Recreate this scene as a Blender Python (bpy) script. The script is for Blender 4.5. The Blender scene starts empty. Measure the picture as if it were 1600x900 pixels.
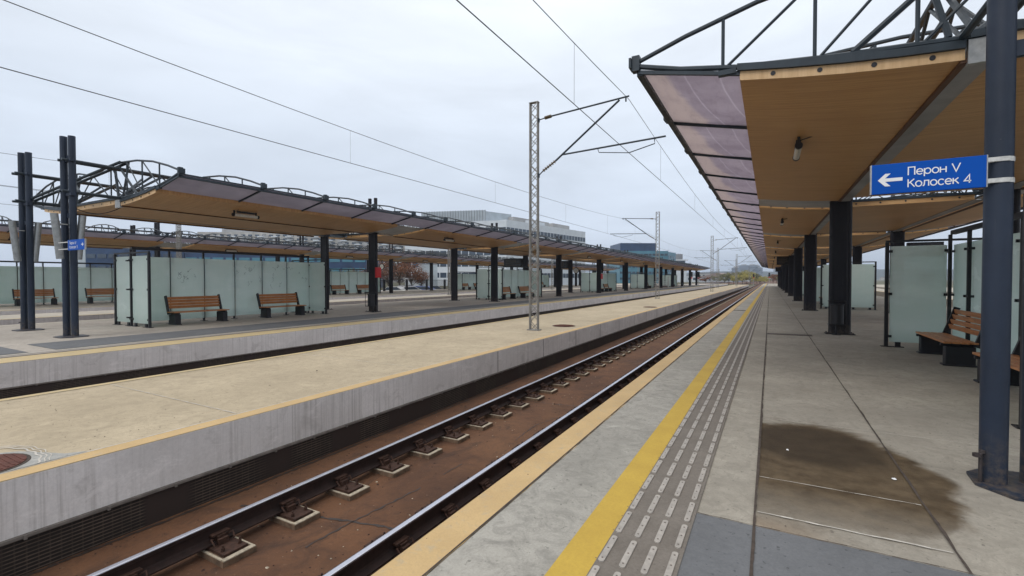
import bpy, bmesh, math, random
from mathutils import Vector, Matrix
R = math.radians
S = bpy.context.scene
COL = S.collection
random.seed(7)

# ------------------------------------------------------------------ camera, sky, sun, exposure
cam = bpy.data.objects.new('camera', bpy.data.cameras.new('camera'))
COL.objects.link(cam)
cam.location = (0, 0, 1.6)
cam.rotation_euler = (R(90 - 1.09), 0, R(28.73))
cam.data.sensor_width = 36
cam.data.lens = 735 / 1600 * 36
cam.data.clip_start = 0.05
cam.data.clip_end = 9000
S.camera = cam

W = bpy.data.worlds.new('World'); S.world = W; W.use_nodes = True
SUN_EL, SUN_ROT = R(48), R(200)
def build_world():
    nt = W.node_tree; nt.nodes.clear()
    N = nt.nodes.new; L = nt.links.new
    out = N('ShaderNodeOutputWorld'); bg = N('ShaderNodeBackground'); bg.inputs['Strength'].default_value = 0.1
    sky = N('ShaderNodeTexSky'); sky.sky_type = 'NISHITA'; sky.sun_disc = False
    sky.sun_elevation = SUN_EL; sky.sun_rotation = SUN_ROT; sky.air_density = 1.2; sky.dust_density = 3.0
    tc = N('ShaderNodeTexCoord'); sep = N('ShaderNodeSeparateXYZ'); L(tc.outputs['Generated'], sep.inputs[0])
    # overcast luminance: brighter towards the zenith
    ramp = N('ShaderNodeValToRGB'); L(sep.outputs['Z'], ramp.inputs[0])
    cr = ramp.color_ramp
    cr.elements[0].position = 0.0; cr.elements[0].color = (.555, .625, .735, 1)
    cr.elements[1].position = 1.0; cr.elements[1].color = (1.0, 1.0, 1.0, 1)
    for p, c in ((.10, (.58, .65, .76, 1)), (.28, (.65, .715, .81, 1)), (.5, (.80, .85, .915, 1)), (.7, (1.0, 1.0, 1.0, 1))):
        e = cr.elements.new(p); e.color = c
    mp = N('ShaderNodeMapping'); mp.inputs['Scale'].default_value = (1.2, 1.2, 5.0); L(tc.outputs['Generated'], mp.inputs[0])
    no = N('ShaderNodeTexNoise'); no.inputs['Scale'].default_value = 1.7; no.inputs['Detail'].default_value = 6; no.inputs['Roughness'].default_value = .55
    no.inputs['Distortion'].default_value = .4
    L(mp.outputs[0], no.inputs['Vector'])
    r2 = N('ShaderNodeMapRange'); L(no.outputs['Fac'], r2.inputs[0])
    r2.inputs[1].default_value = .3; r2.inputs[2].default_value = .7; r2.inputs[3].default_value = 9.6; r2.inputs[4].default_value = 11.9
    mul = N('ShaderNodeVectorMath'); mul.operation = 'SCALE'; L(ramp.outputs[0], mul.inputs[0]); L(r2.outputs[0], mul.inputs['Scale'])
    mix = N('ShaderNodeMixRGB'); mix.inputs[0].default_value = .93; L(sky.outputs[0], mix.inputs[1]); L(mul.outputs[0], mix.inputs[2])
    L(mix.outputs[0], bg.inputs['Color']); L(bg.outputs[0], out.inputs['Surface'])
build_world()
sl = bpy.data.lights.new('sun', 'SUN'); sl.energy = 0.9; sl.angle = R(25); sl.color = (1, .96, .9)
so = bpy.data.objects.new('sun', sl); COL.objects.link(so)
so.rotation_euler = (R(90) - SUN_EL, 0, R(180) - SUN_ROT)
S.view_settings.view_transform = 'Standard'; S.view_settings.look = 'None'
S.view_settings.exposure = 0.22; S.view_settings.gamma = 1; S.view_settings.use_curve_mapping = False
S.render.engine = 'CYCLES'
S.cycles.max_bounces = 8; S.cycles.transparent_max_bounces = 12

# ------------------------------------------------------------------ mesh helpers
class MB:
    def __init__(s): s.v = []; s.f = []
    def box(s, x0, x1, y0, y1, z0, z1):
        b = len(s.v)
        s.v += [(x0,y0,z0),(x1,y0,z0),(x1,y1,z0),(x0,y1,z0),(x0,y0,z1),(x1,y0,z1),(x1,y1,z1),(x0,y1,z1)]
        s.f += [[b+i for i in q] for q in ((0,3,2,1),(4,5,6,7),(0,1,5,4),(1,2,6,5),(2,3,7,6),(3,0,4,7))]
        return s
    def bar(s, p, q, w, h, up=(0,0,1)):
        p = Vector(p); q = Vector(q); d = (q-p).normalized(); u = Vector(up)
        if abs(d.dot(u)) > .98: u = Vector((1,0,0))
        a = d.cross(u).normalized()*(w/2); c = a.cross(d).normalized()*(h/2)
        b = len(s.v)
        for o in (p, q):
            for k in (-a-c, a-c, a+c, -a+c): s.v.append(tuple(o+k))
        s.f += [[b+i for i in r] for r in ((0,1,2,3),(7,6,5,4),(0,4,5,1),(1,5,6,2),(2,6,7,3),(3,7,4,0))]
        return s
    def tube(s, pts, r, n=8, r2=None):
        pts = [Vector(p) for p in pts]; b0 = len(s.v); m = len(pts)
        prev = None
        for i, p in enumerate(pts):
            d = (pts[min(i+1, m-1)] - pts[max(i-1, 0)]).normalized()
            if prev is None:
                u = Vector((0,0,1)) if abs(d.z) < .9 else Vector((1,0,0))
                a = d.cross(u).normalized()
            else:
                a = (prev - d*prev.dot(d)).normalized()
            prev = a; c = d.cross(a)
            rr = r if r2 is None else r + (r2-r)*i/(m-1)
            for k in range(n):
                t = 2*math.pi*k/n
                s.v.append(tuple(p + a*(math.cos(t)*rr) + c*(math.sin(t)*rr)))
        for i in range(m-1):
            for k in range(n):
                s.f.append([b0+i*n+k, b0+i*n+(k+1)%n, b0+(i+1)*n+(k+1)%n, b0+(i+1)*n+k])
        s.f.append([b0+k for k in range(n)][::-1]); s.f.append([b0+(m-1)*n+k for k in range(n)])
        return s
    def cyl(s, c, r, z0, z1, n=24): return s.tube([(c[0],c[1],z0),(c[0],c[1],z1)], r, n)
    def poly(s, pts):
        b = len(s.v); s.v += [tuple(p) for p in pts]; s.f.append(list(range(b, b+len(pts)))); return s
    def prism(s, prof, y0, y1):          # prof = list of (x, z), extruded along y
        b = len(s.v); n = len(prof)
        s.v += [(x, y0, z) for x, z in prof] + [(x, y1, z) for x, z in prof]
        s.f.append([b+i for i in range(n)]); s.f.append([b+n+i for i in range(n)][::-1])
        for i in range(n): s.f.append([b+i, b+n+i, b+n+(i+1)%n, b+(i+1)%n])
        return s
    def slab(s, pts, z0, z1):            # plan polygon extruded in z
        b = len(s.v); n = len(pts)
        s.v += [(x, y, z0) for x, y in pts] + [(x, y, z1) for x, y in pts]
        s.f.append([b+i for i in range(n)][::-1]); s.f.append([b+n+i for i in range(n)])
        for i in range(n): s.f.append([b+i, b+(i+1)%n, b+n+(i+1)%n, b+n+i])
        return s
    def mesh(s, name, mat=None, smooth=False, fix=True):
        me = bpy.data.meshes.new(name); me.from_pydata(s.v, [], s.f)
        if fix:
            bm = bmesh.new(); bm.from_mesh(me); bmesh.ops.recalc_face_normals(bm, faces=bm.faces); bm.to_mesh(me); bm.free()
        if mat: me.materials.append(mat)
        if smooth:
            me.polygons.foreach_set('use_smooth', [True]*len(me.polygons))
            try: me.set_sharp_from_angle(angle=R(40))
            except Exception: pass
        me.update(); return me
    def build(s, name, mat=None, parent=None, smooth=False, loc=None, fix=True):
        return inst(s.mesh(name, mat, smooth, fix), name, parent, loc)

def inst(me, name, parent=None, loc=None, rotz=0):
    o = bpy.data.objects.new(name, me); COL.objects.link(o)
    if parent: o.parent = parent
    if loc: o.location = loc
    if rotz: o.rotation_euler.z = rotz
    return o
def tag(o, label=None, cat=None, group=None, kind=None):
    if label: o['label'] = label
    if cat: o['category'] = cat
    if group: o['group'] = group
    if kind: o['kind'] = kind
    return o
def thing(name, label, cat, loc=(0,0,0), rotz=0, group=None):
    o = bpy.data.objects.new(name, None); COL.objects.link(o); o.empty_display_size = .2
    o.location = loc; o.rotation_euler.z = rotz
    return tag(o, label, cat, group)
def copy_tree(o, parent=None):
    c = o.copy(); COL.objects.link(c); c.parent = parent
    for ch in list(o.children): copy_tree(ch, c)
    return c
def dup(o, label, loc, rotz=0):
    c = copy_tree(o); c.location = loc; c.rotation_euler.z = rotz; c['label'] = label
    return c
def bevel(o, w=.006, seg=2):
    m = o.modifiers.new('bevel', 'BEVEL'); m.width = w; m.segments = seg; m.limit_method = 'ANGLE'; return o
ORD = ['first','second','third','fourth','fifth','sixth','seventh','eighth','ninth','tenth','eleventh','twelfth','thirteenth']

# ------------------------------------------------------------------ materials
class NT:
    def __init__(s, name):
        s.m = bpy.data.materials.new(name); s.m.use_nodes = True; s.t = s.m.node_tree
        s.b = s.t.nodes['Principled BSDF']; s.out = s.t.nodes['Material Output']
    def N(s, k, **kw):
        n = s.t.nodes.new(k)
        for a, b in kw.items(): setattr(n, a, b)
        return n
    def L(s, a, b): s.t.links.new(a, b)
    def pos(s, scale=(1,1,1), obj=True, rot=(0,0,0)):
        mp = s.N('ShaderNodeMapping'); mp.inputs['Scale'].default_value = scale; mp.inputs['Rotation'].default_value = rot
        if obj: s.L(s.N('ShaderNodeTexCoord').outputs['Object'], mp.inputs[0])
        else: s.L(s.N('ShaderNodeNewGeometry').outputs['Position'], mp.inputs[0])
        return mp.outputs[0]
    def noise(s, scale, detail=4, rough=.55, sc=(1,1,1), dist=0, obj=False):
        n = s.N('ShaderNodeTexNoise'); n.inputs['Scale'].default_value = scale; n.inputs['Detail'].default_value = detail
        n.inputs['Roughness'].default_value = rough; n.inputs['Distortion'].default_value = dist
        s.L(s.pos(sc, obj), n.inputs['Vector']); return n.outputs['Fac']
    def rng(s, f, a, b, c=0., d=1., smooth=False):
        n = s.N('ShaderNodeMapRange'); s.L(f, n.inputs[0])
        if smooth: n.interpolation_type = 'SMOOTHSTEP'
        for i, v in enumerate((a, b, c, d)): n.inputs[i+1].default_value = v
        return n.outputs[0]
    def math(s, op, a, b=None, c=None):
        n = s.N('ShaderNodeMath', operation=op)
        for i, v in enumerate((a, b, c)):
            if v is None: continue
            if isinstance(v, (int, float)): n.inputs[i].default_value = v
            else: s.L(v, n.inputs[i])
        return n.outputs[0]
    def mix(s, f, a, b, mode='MIX'):
        n = s.N('ShaderNodeMixRGB', blend_type=mode)
        for i, v in enumerate((f, a, b)):
            if isinstance(v, (int, float)): n.inputs[i].default_value = v
            elif isinstance(v, tuple): n.inputs[i].default_value = (*v, 1) if len(v) == 3 else v
            else: s.L(v, n.inputs[i])
        return n.outputs[0]
    def xyz(s, obj=False):
        n = s.N('ShaderNodeSeparateXYZ')
        s.L(s.pos((1,1,1), obj), n.inputs[0]); return n.outputs
    def col(s, c):
        if isinstance(c, tuple): s.b.inputs['Base Color'].default_value = (*c, 1)
        else: s.L(c, s.b.inputs['Base Color'])
        return s
    def set(s, **kw):
        for k, v in kw.items():
            k = k.replace('_', ' ')
            i = s.b.inputs[k]
            if isinstance(v, (int, float)): i.default_value = v
            else: s.L(v, i)
        return s
    def bump(s, f, st=.3, d=.01):
        n = s.N('ShaderNodeBump'); n.inputs['Strength'].default_value = st; n.inputs['Distance'].default_value = d
        s.L(f, n.inputs['Height']); s.L(n.outputs[0], s.b.inputs['Normal']); return s

def plain(name, c, rough=.6, metal=0., var=.12, sc=6.):
    m = NT(name)
    f = m.rng(m.noise(sc, 5, .6), .3, .7)
    m.col(m.mix(f, tuple(x*(1-var) for x in c), tuple(min(1, x*(1+var)) for x in c)))
    m.set(Roughness=rough, Metallic=metal); return m.m

def streaky(name, light, dark, stain, vertical=True):
    "cast concrete wall with drip streaks and form-work joints"
    m = NT(name)
    base = m.mix(m.rng(m.noise(.9, 6, .6), .35, .65), dark, light)
    st = m.noise(1.0, 7, .75, sc=(5, 24, .35))
    base = m.mix(m.math('MULTIPLY', m.rng(st, .50, .74, 0, 1.0), m.rng(m.noise(.45, 3, .5), .4, .6, .25, 1)), base, stain)
    bl = m.noise(3.1, 6, .7, dist=.8)
    base = m.mix(m.rng(bl, .56, .68, 0, .32), base, stain)
    base = m.mix(m.rng(m.noise(1.3, 7, .8, sc=(1, 1, 2.5), dist=1), .36, .46, .5, 0), base, tuple(min(1, x*1.15) for x in light))
    fine = m.noise(35, 4, .7)
    base = m.mix(m.rng(fine, .35, .65, .0, .25), base, tuple(x*.7 for x in dark))
    m.col(base).set(Roughness=.9); m.bump(m.mix(.5, fine, st), .35, .01)
    return m.m

def concrete(name, light, dark, blot, scx=(1,1,1), stain=None, rough=.9, finesc=60, contrast=1.0):
    m = NT(name)
    base = m.mix(m.rng(m.noise(.55, 7, .6, sc=scx), .35, .66), dark, light)
    base = m.mix(m.rng(m.noise(.19, 5, .6, dist=.7), .48, .68, 0, .55*contrast), base, blot)
    mo = m.noise(1.7, 8, .78, dist=.9)
    base = m.mix(m.rng(mo, .50, .60, 0, .42*contrast), base, tuple(x*.80 for x in dark))
    base = m.mix(m.rng(mo, .36, .44, .35*contrast, 0), base, tuple(min(1, x*1.18) for x in light))
    sw = m.noise(6, 6, .75, sc=(1, 1, 1), dist=1.4)
    base = m.mix(m.rng(sw, .45, .66, 0, .5*contrast), base, tuple(x*.62 for x in dark))
    fine = m.noise(finesc, 3, .8)
    base = m.mix(m.rng(fine, .3, .7, 0, .3), base, tuple(x*.5 for x in dark))
    sp = m.noise(24, 2, .5)
    base = m.mix(m.rng(sp, .66, .72, 0, .6), base, tuple(x*.35 for x in dark))
    if stain: base = stain(m, base)
    m.col(base)
    if not stain: m.set(Roughness=rough)
    m.bump(m.mix(.5, fine, sw), .5, .008)
    return m.m

def wet_stain(m, base):
    X = m.xyz()
    n = m.noise(1.6, 5, .6, dist=.6); n2 = m.noise(5, 4, .6)
    wob = m.math('MULTIPLY', m.math('SUBTRACT', n, .5), .75)
    dx = m.math('DIVIDE', m.math('SUBTRACT', X[0], .30), .97)
    dy = m.math('DIVIDE', m.math('SUBTRACT', X[1], 4.80), 1.36)
    r = m.math('SQRT', m.math('ADD', m.math('MULTIPLY', dx, dx), m.math('MULTIPLY', dy, dy)))
    r = m.math('ADD', r, wob)
    mask = m.rng(r, .86, 1.06, 1, 0, True)
    mask = m.math('MULTIPLY', mask, m.rng(X[0], -.085, -.06, 0, 1))
    mask = m.math('MULTIPLY', mask, m.rng(X[1], 3.58, 4.2, .45, 1))
    dark = m.mix(m.rng(n2, .35, .65), (.056, .037, .020), (.115, .082, .048))
    # an inner darker core
    dx2 = m.math('DIVIDE', m.math('SUBTRACT', X[0], .35), .62); dy2 = m.math('DIVIDE', m.math('SUBTRACT', X[1], 5.35), .62)
    r2 = m.math('ADD', m.math('ADD', m.math('MULTIPLY', dx2, dx2), m.math('MULTIPLY', dy2, dy2)), wob)
    dark = m.mix(m.rng(r2, .5, 1.3, .75, 0, True), dark, (.024, .015, .008))
    c = m.mix(m.math('MULTIPLY', mask, .95), base, dark)
    # brown tint beside the paving edge
    b2 = m.math('MULTIPLY', m.rng(X[1], 3.38, 3.62, 1, .0), m.rng(X[0], -.1, .55, 1, 0))
    b2 = m.math('MULTIPLY', b2, m.rng(X[0], -.1, -.06, 0, 1))
    c = m.mix(m.math('MULTIPLY', b2, .5), c, (.24, .15, .08))
    m.set(Roughness=m.rng(mask, 0, 1, .9, .7), Specular_IOR_Level=m.rng(mask, 0, 1, .4, .12))
    return c

M = {}
M['conA'] = concrete('platform concrete', (.42, .385, .325), (.31, .282, .236), (.25, .226, .186), stain=wet_stain)
M['conEdge'] = concrete('rough edge concrete', (.43, .41, .365), (.31, .295, .262), (.25, .235, .20), scx=(1.3, .6, 1), contrast=1.3)
M['conM'] = concrete('beige concrete', (.54, .45, .315), (.43, .355, .245), (.37, .30, .205), contrast=.95)
M['conFar'] = concrete('light concrete', (.50, .46, .39), (.40, .36, .30), (.33, .30, .25), contrast=.6)
M['conB'] = concrete('island concrete', (.50, .45, .39), (.38, .34, .295), (.30, .275, .24), contrast=1.0)
M['wall'] = streaky('platform wall concrete', (.74, .70, .68), (.58, .545, .525), (.27, .24, .22))
M['slabGrey'] = concrete('grey paving', (.175, .18, .19), (.13, .135, .143), (.11, .112, .118), contrast=.6)
M['patch'] = concrete('patched cement', (.46, .45, .42), (.33, .33, .31), (.27, .27, .25))
def paint(name, c1, c2, wearc, wear=(.60, .72)):
    m = NT(name)
    b = m.mix(m.rng(m.noise(2.2, 6, .6), .3, .7), c1, c2)
    b = m.mix(m.rng(m.noise(9, 7, .75, dist=.4), wear[0], wear[1], 0, .7), b, wearc)
    fine = m.noise(70, 3, .7)
    b = m.mix(m.rng(fine, .35, .65, 0, .22), b, tuple(x*.6 for x in c2))
    m.col(b).set(Roughness=.75); m.bump(fine, .2, .004); return m.m
M['ochre'] = paint('ochre edge', (.58, .405, .195), (.48, .33, .155), (.39, .34, .25), (.54, .70))
M['ochrePale'] = paint('pale ochre edge', (.56, .43, .22), (.46, .36, .20), (.42, .36, .27), (.5, .65))
M['yellow'] = paint('yellow tactile strip', (.55, .37, .055), (.46, .30, .045), (.32, .25, .10), (.66, .78))
def tacbase():
    m = NT('tactile base'); b = m.mix(m.rng(m.noise(3, 6, .6), .3, .7), (.145, .125, .105), (.20, .175, .15))
    m.col(m.mix(m.rng(m.noise(60, 3, .7), .4, .6, 0, .3), b, (.08, .07, .06))).set(Roughness=.8); return m.m
M['tac'] = tacbase()
M['tacbar'] = plain('steel tactile bar', (.36, .33, .295), .55, .1, .2, 20)
M['joint'] = plain('dark joint', (.06, .045, .036), .95, 0, .4, 14)
M['lightjoint'] = plain('pale joint', (.50, .47, .42), .9, 0, .2, 14)
def rust():
    m = NT('rust stained bed')
    b = m.mix(m.rng(m.noise(.9, 7, .65, dist=.5), .35, .65), (.078, .034, .016), (.140, .062, .027))
    b = m.mix(m.rng(m.noise(3.2, 6, .7, dist=.8), .5, .68, 0, .65), b, (.050, .023, .013))
    b = m.mix(m.rng(m.noise(.5, 4, .6), .5, .7, 0, .45), b, (.17, .085, .040))
    b = m.mix(m.rng(m.noise(1.6, 8, .8, sc=(1, .6, 1), dist=1.2), .54, .62, 0, .6), b, (.040, .020, .012))
    v = m.noise(26, 4, .75)
    b = m.mix(m.rng(v, .62, .72, 0, .5), b, (.26, .16, .10))
    b = m.mix(m.rng(v, .30, .42, .6, 0), b, (.045, .025, .016))
    m.col(b).set(Roughness=.92); m.bump(m.noise(18, 5, .7), .5, .012); return m.m
M['rust'] = rust()
M['crack'] = plain('wet crack', (.035, .024, .02), .6, 0, .3, 9)
M['railside'] = plain('rusty rail steel', (.026, .013, .011), .75, .25, .4, 12)
M['railtop'] = plain('polished rail head', (.60, .60, .66), .26, 1.0, .08, 10)
M['clip'] = plain('rusty fastener', (.050, .023, .015), .8, .2, .5, 30)
M['block'] = plain('pale fastener block', (.36, .31, .235), .9, 0, .35, 22)
M['mesh'] = None
M['blockside'] = plain('dirty block side', (.13, .085, .055), .95, 0, .5, 14)
def louver():
    m = NT('dark louvre mesh'); X = m.xyz()
    z = m.math('FRACT', m.math('MULTIPLY', X[2], 32.0)); y = m.math('FRACT', m.math('MULTIPLY', X[1], 14.0))
    ln = m.math('MAXIMUM', m.rng(z, .62, .75), m.math('MULTIPLY', m.rng(y, .80, .9), .3))
    pan = m.rng(m.noise(.9, 1, .3, sc=(0, 1, 0)), .47, .5)
    b = m.mix(m.math('MULTIPLY', ln, m.math('MULTIPLY', pan, m.rng(m.noise(6, 4, .7), .3, .7, .35, 1))), (.013, .010, .008), (.125, .090, .070))
    b = m.mix(m.rng(pan, 0, 1, .75, 0), b, (.042, .027, .023))
    m.col(b).set(Roughness=.8, Metallic=.1); return m.m
M['mesh'] = louver()
M['ledge'] = plain('wall ledge', (.16, .14, .125), .85, .1, .3, 10)
def col_mat(name, c):
    m = NT(name); f = m.noise(3.5, 6, .65, sc=(1, 1, .35))
    b = m.mix(m.rng(f, .35, .65), tuple(x*.82 for x in c), tuple(x*1.18 for x in c))
    b = m.mix(m.rng(m.noise(42, 4, .8), .66, .74, 0, .35), b, (.16, .16, .17))
    X = m.xyz()
    low = m.math('MULTIPLY', m.rng(X[2], .03, .45, 1, 0), m.rng(m.noise(14, 5, .75), .42, .62))
    b = m.mix(m.math('MULTIPLY', low, .75), b, (.11, .085, .065))
    dr = m.noise(1.0, 6, .8, sc=(22, 22, .9)); b = m.mix(m.rng(dr, .58, .72, 0, .3), b, (.075, .08, .09))
    m.col(b).set(Roughness=m.rng(m.noise(9, 4, .6), .3, .7, .38, .6), Specular_IOR_Level=.35); return m.m
M['col'] = col_mat('dark blue grey column paint', (.017, .026, .046))
M['colB'] = col_mat('black column paint', (.011, .011, .017))
M['truss'] = col_mat('truss paint', (.028, .040, .052))
M['black'] = plain('black painted metal', (.014, .014, .018), .5, .1, .2)
M['bolt'] = plain('bolt steel', (.07, .06, .06), .5, .6, .3)
def wood_ceiling():
    m = NT('laminated wood ceiling')
    g = m.noise(1.0, 6, .65, sc=(1.1, 26, 3), dist=.25)
    b = m.mix(m.rng(g, .32, .68), (.44, .235, .092), (.64, .385, .165))
    b = m.mix(m.rng(m.noise(.35, 4, .6), .4, .65, 0, .35), b, (.36, .19, .075))
    b = m.mix(m.rng(m.noise(2.0, 5, .7, sc=(.5, 6, 1)), .6, .75, 0, .3), b, (.20, .10, .045))
    m.col(b).set(Roughness=.48); return m.m
M['wood'] = wood_ceiling()
def fascia():
    m = NT('pale wood fascia'); g = m.noise(1.0, 5, .65, sc=(14, 14, 1.2))
    m.col(m.mix(m.rng(g, .3, .7), (.50, .315, .15), (.66, .45, .245))).set(Roughness=.55); return m.m
M['fascia'] = fascia()
M['trim'] = plain('brown trim', (.10, .045, .022), .6, 0, .25)
def bench_wood():
    m = NT('bench wood'); g = m.noise(1.0, 6, .7, sc=(30, 2.2, 30), dist=.3, obj=True)
    b = m.mix(m.rng(g, .3, .7), (.34, .125, .042), (.56, .25, .095))
    b = m.mix(m.rng(m.noise(3, 4, .6), .5, .7, 0, .35), b, (.14, .055, .024))
    m.col(b).set(Roughness=.42); return m.m
M['bench'] = bench_wood()
def glazing(name, c, c2, tr, wave=True):
    m = NT(name); L = m.L
    f = m.noise(1.1, 6, .65, dist=.6)
    colr = m.mix(m.rng(f, .35, .65), c, c2)
    if wave:
        X = m.xyz(True)     # object x measures outwards from the wooden wing, y along the canopy
        yy = m.math('FRACT', m.math('DIVIDE', X[1], 2.32))
        bow = m.math('MULTIPLY', m.math('POWER', yy, 2.0), .34)
        s = m.math('ADD', m.math('ABSOLUTE', X[0]), m.math('ADD', bow, m.math('MULTIPLY', m.noise(.8, 2, .5), .08)))
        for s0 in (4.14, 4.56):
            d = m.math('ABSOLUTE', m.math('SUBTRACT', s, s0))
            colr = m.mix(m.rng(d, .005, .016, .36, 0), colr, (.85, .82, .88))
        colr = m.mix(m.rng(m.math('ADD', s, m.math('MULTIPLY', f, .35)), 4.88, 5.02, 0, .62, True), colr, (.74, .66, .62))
        dirt = m.noise(2.6, 6, .75, sc=(2.5, .8, 1), dist=.5)
        colr = m.mix(m.rng(dirt, .5, .72, 0, .3), colr, (.30, .25, .31))
    t = m.N('ShaderNodeBsdfTranslucent'); L(colr, t.inputs[0])
    m.col(colr).set(Roughness=.35)
    mx = m.N('ShaderNodeMixShader'); mx.inputs[0].default_value = tr
    L(m.b.outputs[0], mx.inputs[1]); L(t.outputs[0], mx.inputs[2]); L(mx.outputs[0], m.out.inputs['Surface'])
    return m.m
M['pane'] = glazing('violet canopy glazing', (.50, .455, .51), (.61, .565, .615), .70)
M['paneB'] = glazing('grey violet glazing', (.36, .34, .385), (.45, .425, .47), .6, False)
M['gapglass'] = glazing('grey valley glazing', (.30, .29, .28), (.42, .41, .40), .45, False)
def frosted():
    m = NT('frosted green glass'); L = m.L
    X = m.xyz()
    f = m.noise(1.3, 5, .6, sc=(1, 1, 2.2), dist=.5)
    c = m.mix(m.rng(f, .35, .65), (.82, .90, .87), (.88, .94, .92))
    c = m.mix(m.rng(m.noise(1.0, 5, .7, sc=(7, 7, .4)), .5, .7, 0, .35), c, (.78, .86, .84))
    c = m.mix(m.rng(m.noise(7, 6, .8, dist=2), .69, .73, 0, .5), c, (.14, .20, .19))
    c = m.mix(m.rng(X[2], .1, .55, .25, 0, True), c, (.45, .56, .52))
    t = m.N('ShaderNodeBsdfTranslucent'); L(c, t.inputs[0])
    m.col(c).set(Roughness=m.rng(f, .3, .7, .12, .3))
    tp = m.N('ShaderNodeBsdfTransparent'); tp.inputs[0].default_value = (.75, .92, .87, 1)
    a = m.N('ShaderNodeMixShader'); a.inputs[0].default_value = .55
    L(m.b.outputs[0], a.inputs[1]); L(t.outputs[0], a.inputs[2])
    b = m.N('ShaderNodeMixShader'); b.inputs[0].default_value = .22
    L(a.outputs[0], b.inputs[1]); L(tp.outputs[0], b.inputs[2]); L(b.outputs[0], m.out.inputs['Surface'])
    return m.m
M['frost'] = frosted()
M['galv'] = plain('galvanised steel', (.42, .42, .41), .45, .55, .2, 18)
M['mast'] = plain('weathered mast steel', (.25, .24, .225), .6, .25, .25, 9)
M['galvlamp'] = plain('brushed tube', (.30, .31, .31), .4, .6, .2, 9)
M['blue'] = plain('blue sign enamel', (.001, .075, .40), .55, 0, .06, 2)
M['blue'].node_tree.nodes['Principled BSDF'].inputs['Specular IOR Level'].default_value = .15
M['white'] = plain('white lettering', (.80, .80, .80), .5, 0, .03)
M['strap'] = plain('white strap', (.55, .55, .53), .5, .1, .2, 30)
M['red'] = plain('red painted box', (.50, .012, .016), .45, 0, .1)
M['scrib'] = plain('faded marker', (.20, .24, .25), .8)
M['lampglass'] = plain('lamp diffuser', (.55, .53, .48), .4, 0, .15, 30)
M['insul'] = plain('brown insulator', (.095, .060, .022), .3, 0, .25, 20)
M['cable'] = plain('wire', (.045, .045, .05), .5, .3, .1)
M['rustcover'] = plain('rusty manhole iron', (.11, .038, .026), .8, .2, .3, 14)
M['screen'] = plain('dark display', (.010, .010, .014), .25, 0, .1)
M['bld_white'] = plain('white facade panels', (.58, .62, .66), .5, 0, .08, .4)
M['bld_grey'] = plain('grey facade', (.34, .34, .34), .7, 0, .15, .3)
M['bld_glass'] = plain('dark window glass', (.055, .075, .105), .15, 0, .4, .25)
M['bld_pale'] = plain('screen glass', (.40, .45, .49), .25, 0, .15, .3)
M['bld_teal'] = plain('teal cladding', (.07, .20, .27), .4, 0, .2, .2)
M['bld_blue'] = plain('dark blue cladding', (.022, .050, .115), .35, 0, .3, .25)
M['bld_concrete'] = plain('panel block concrete', (.40, .385, .36), .9, 0, .25, .15)
M['bld_far'] = plain('far block', (.36, .38, .41), .9, 0, .12, .02)
M['bld_tower'] = plain('far tower facade', (.15, .18, .23), .9, 0, .2, .05)
M['roofgrey'] = plain('flat roof', (.24, .25, .27), .9, 0, .2, .2)
M['rooftile'] = plain('weathered tile roof', (.25, .20, .19), .9, 0, .2, .3)
M['grass'] = plain('dry scrub ground', (.10, .095, .055), 1, 0, .5, .12)
M['hill'] = plain('wooded hill', (.035, .045, .038), 1, 0, .4, .012)
M['bark'] = plain('bark', (.085, .062, .046), .95, 0, .3, 5)
def leafmat(name, a, b):
    m = NT(name); m.col(m.mix(m.rng(m.noise(1.1, 4, .6), .35, .65), a, b)).set(Roughness=.7); return m.m
M['leafG'] = leafmat('yellow green leaves', (.22, .20, .05), (.40, .34, .10))
M['leafR'] = leafmat('russet leaves', (.12, .040, .022), (.21, .085, .035))
M['leafD'] = leafmat('dull green leaves', (.10, .105, .05), (.19, .18, .08))

# ------------------------------------------------------------------ ground, track beds, platforms
END_A, END_M, BACK = 190., 150., -14.
g = MB(); g.poly([(-2500,-60,-1.0),(2500,-60,-1.0),(2500,5000,-1.0),(-2500,5000,-1.0)]).build('ground', M['grass'], fix=False)['kind'] = 'structure'
def structure(o): o['kind'] = 'structure'; return o
def platform(name, x0, x1, mat, yend, lip=None):
    o = structure(MB().box(x0, x1, BACK, yend, -1.05, 0).build(name, mat)); return o
PA = platform('platform', -1.87, 8.95, M['conA'], END_A)
PM = platform('platform', -8.95, -5.30, M['conM'], END_M)
PB = platform('platform', -23.3, -12.75, M['conB'], 178)
PN = platform('platform', -29.75, -26.5, M['conFar'], END_M)
PC = platform('platform', -45.2, -33.6, M['conFar'], 170)
PE = platform('platform', 12.4, 16.0, M['conFar'], END_M)
PF = platform('platform', 19.6, 30.0, M['conFar'], 170)

def strip(name, x0, x1, y0, y1, z, mat, parent=None, jit=0., n=160):
    mb = MB(); rnd = random.Random(hash((x0, x1)) & 255 if False else int(abs(x0)*1000) % 997)
    if not jit:
        mb.poly([(x0,y0,z),(x1,y0,z),(x1,y1,z),(x0,y1,z)])
    else:
        # ragged outer edge (x1 side); steps get longer with distance
        ys = [y0]; st = .06
        while ys[-1] < y1: ys.append(min(y1, ys[-1]+st)); st = .06 if ys[-1] < 14 else .4
        w = 0; prev = None
        for y in ys:
            w = .8*w + rnd.uniform(-jit, jit)
            e = x1 + w
            if prev: mb.poly([(x0,prev[0],z),(prev[1],prev[0],z),(e,y,z),(x0,y,z)])
            prev = (y, e)
    o = mb.build(name, mat, parent, fix=False); o['kind'] = 'structure'; return o

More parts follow.
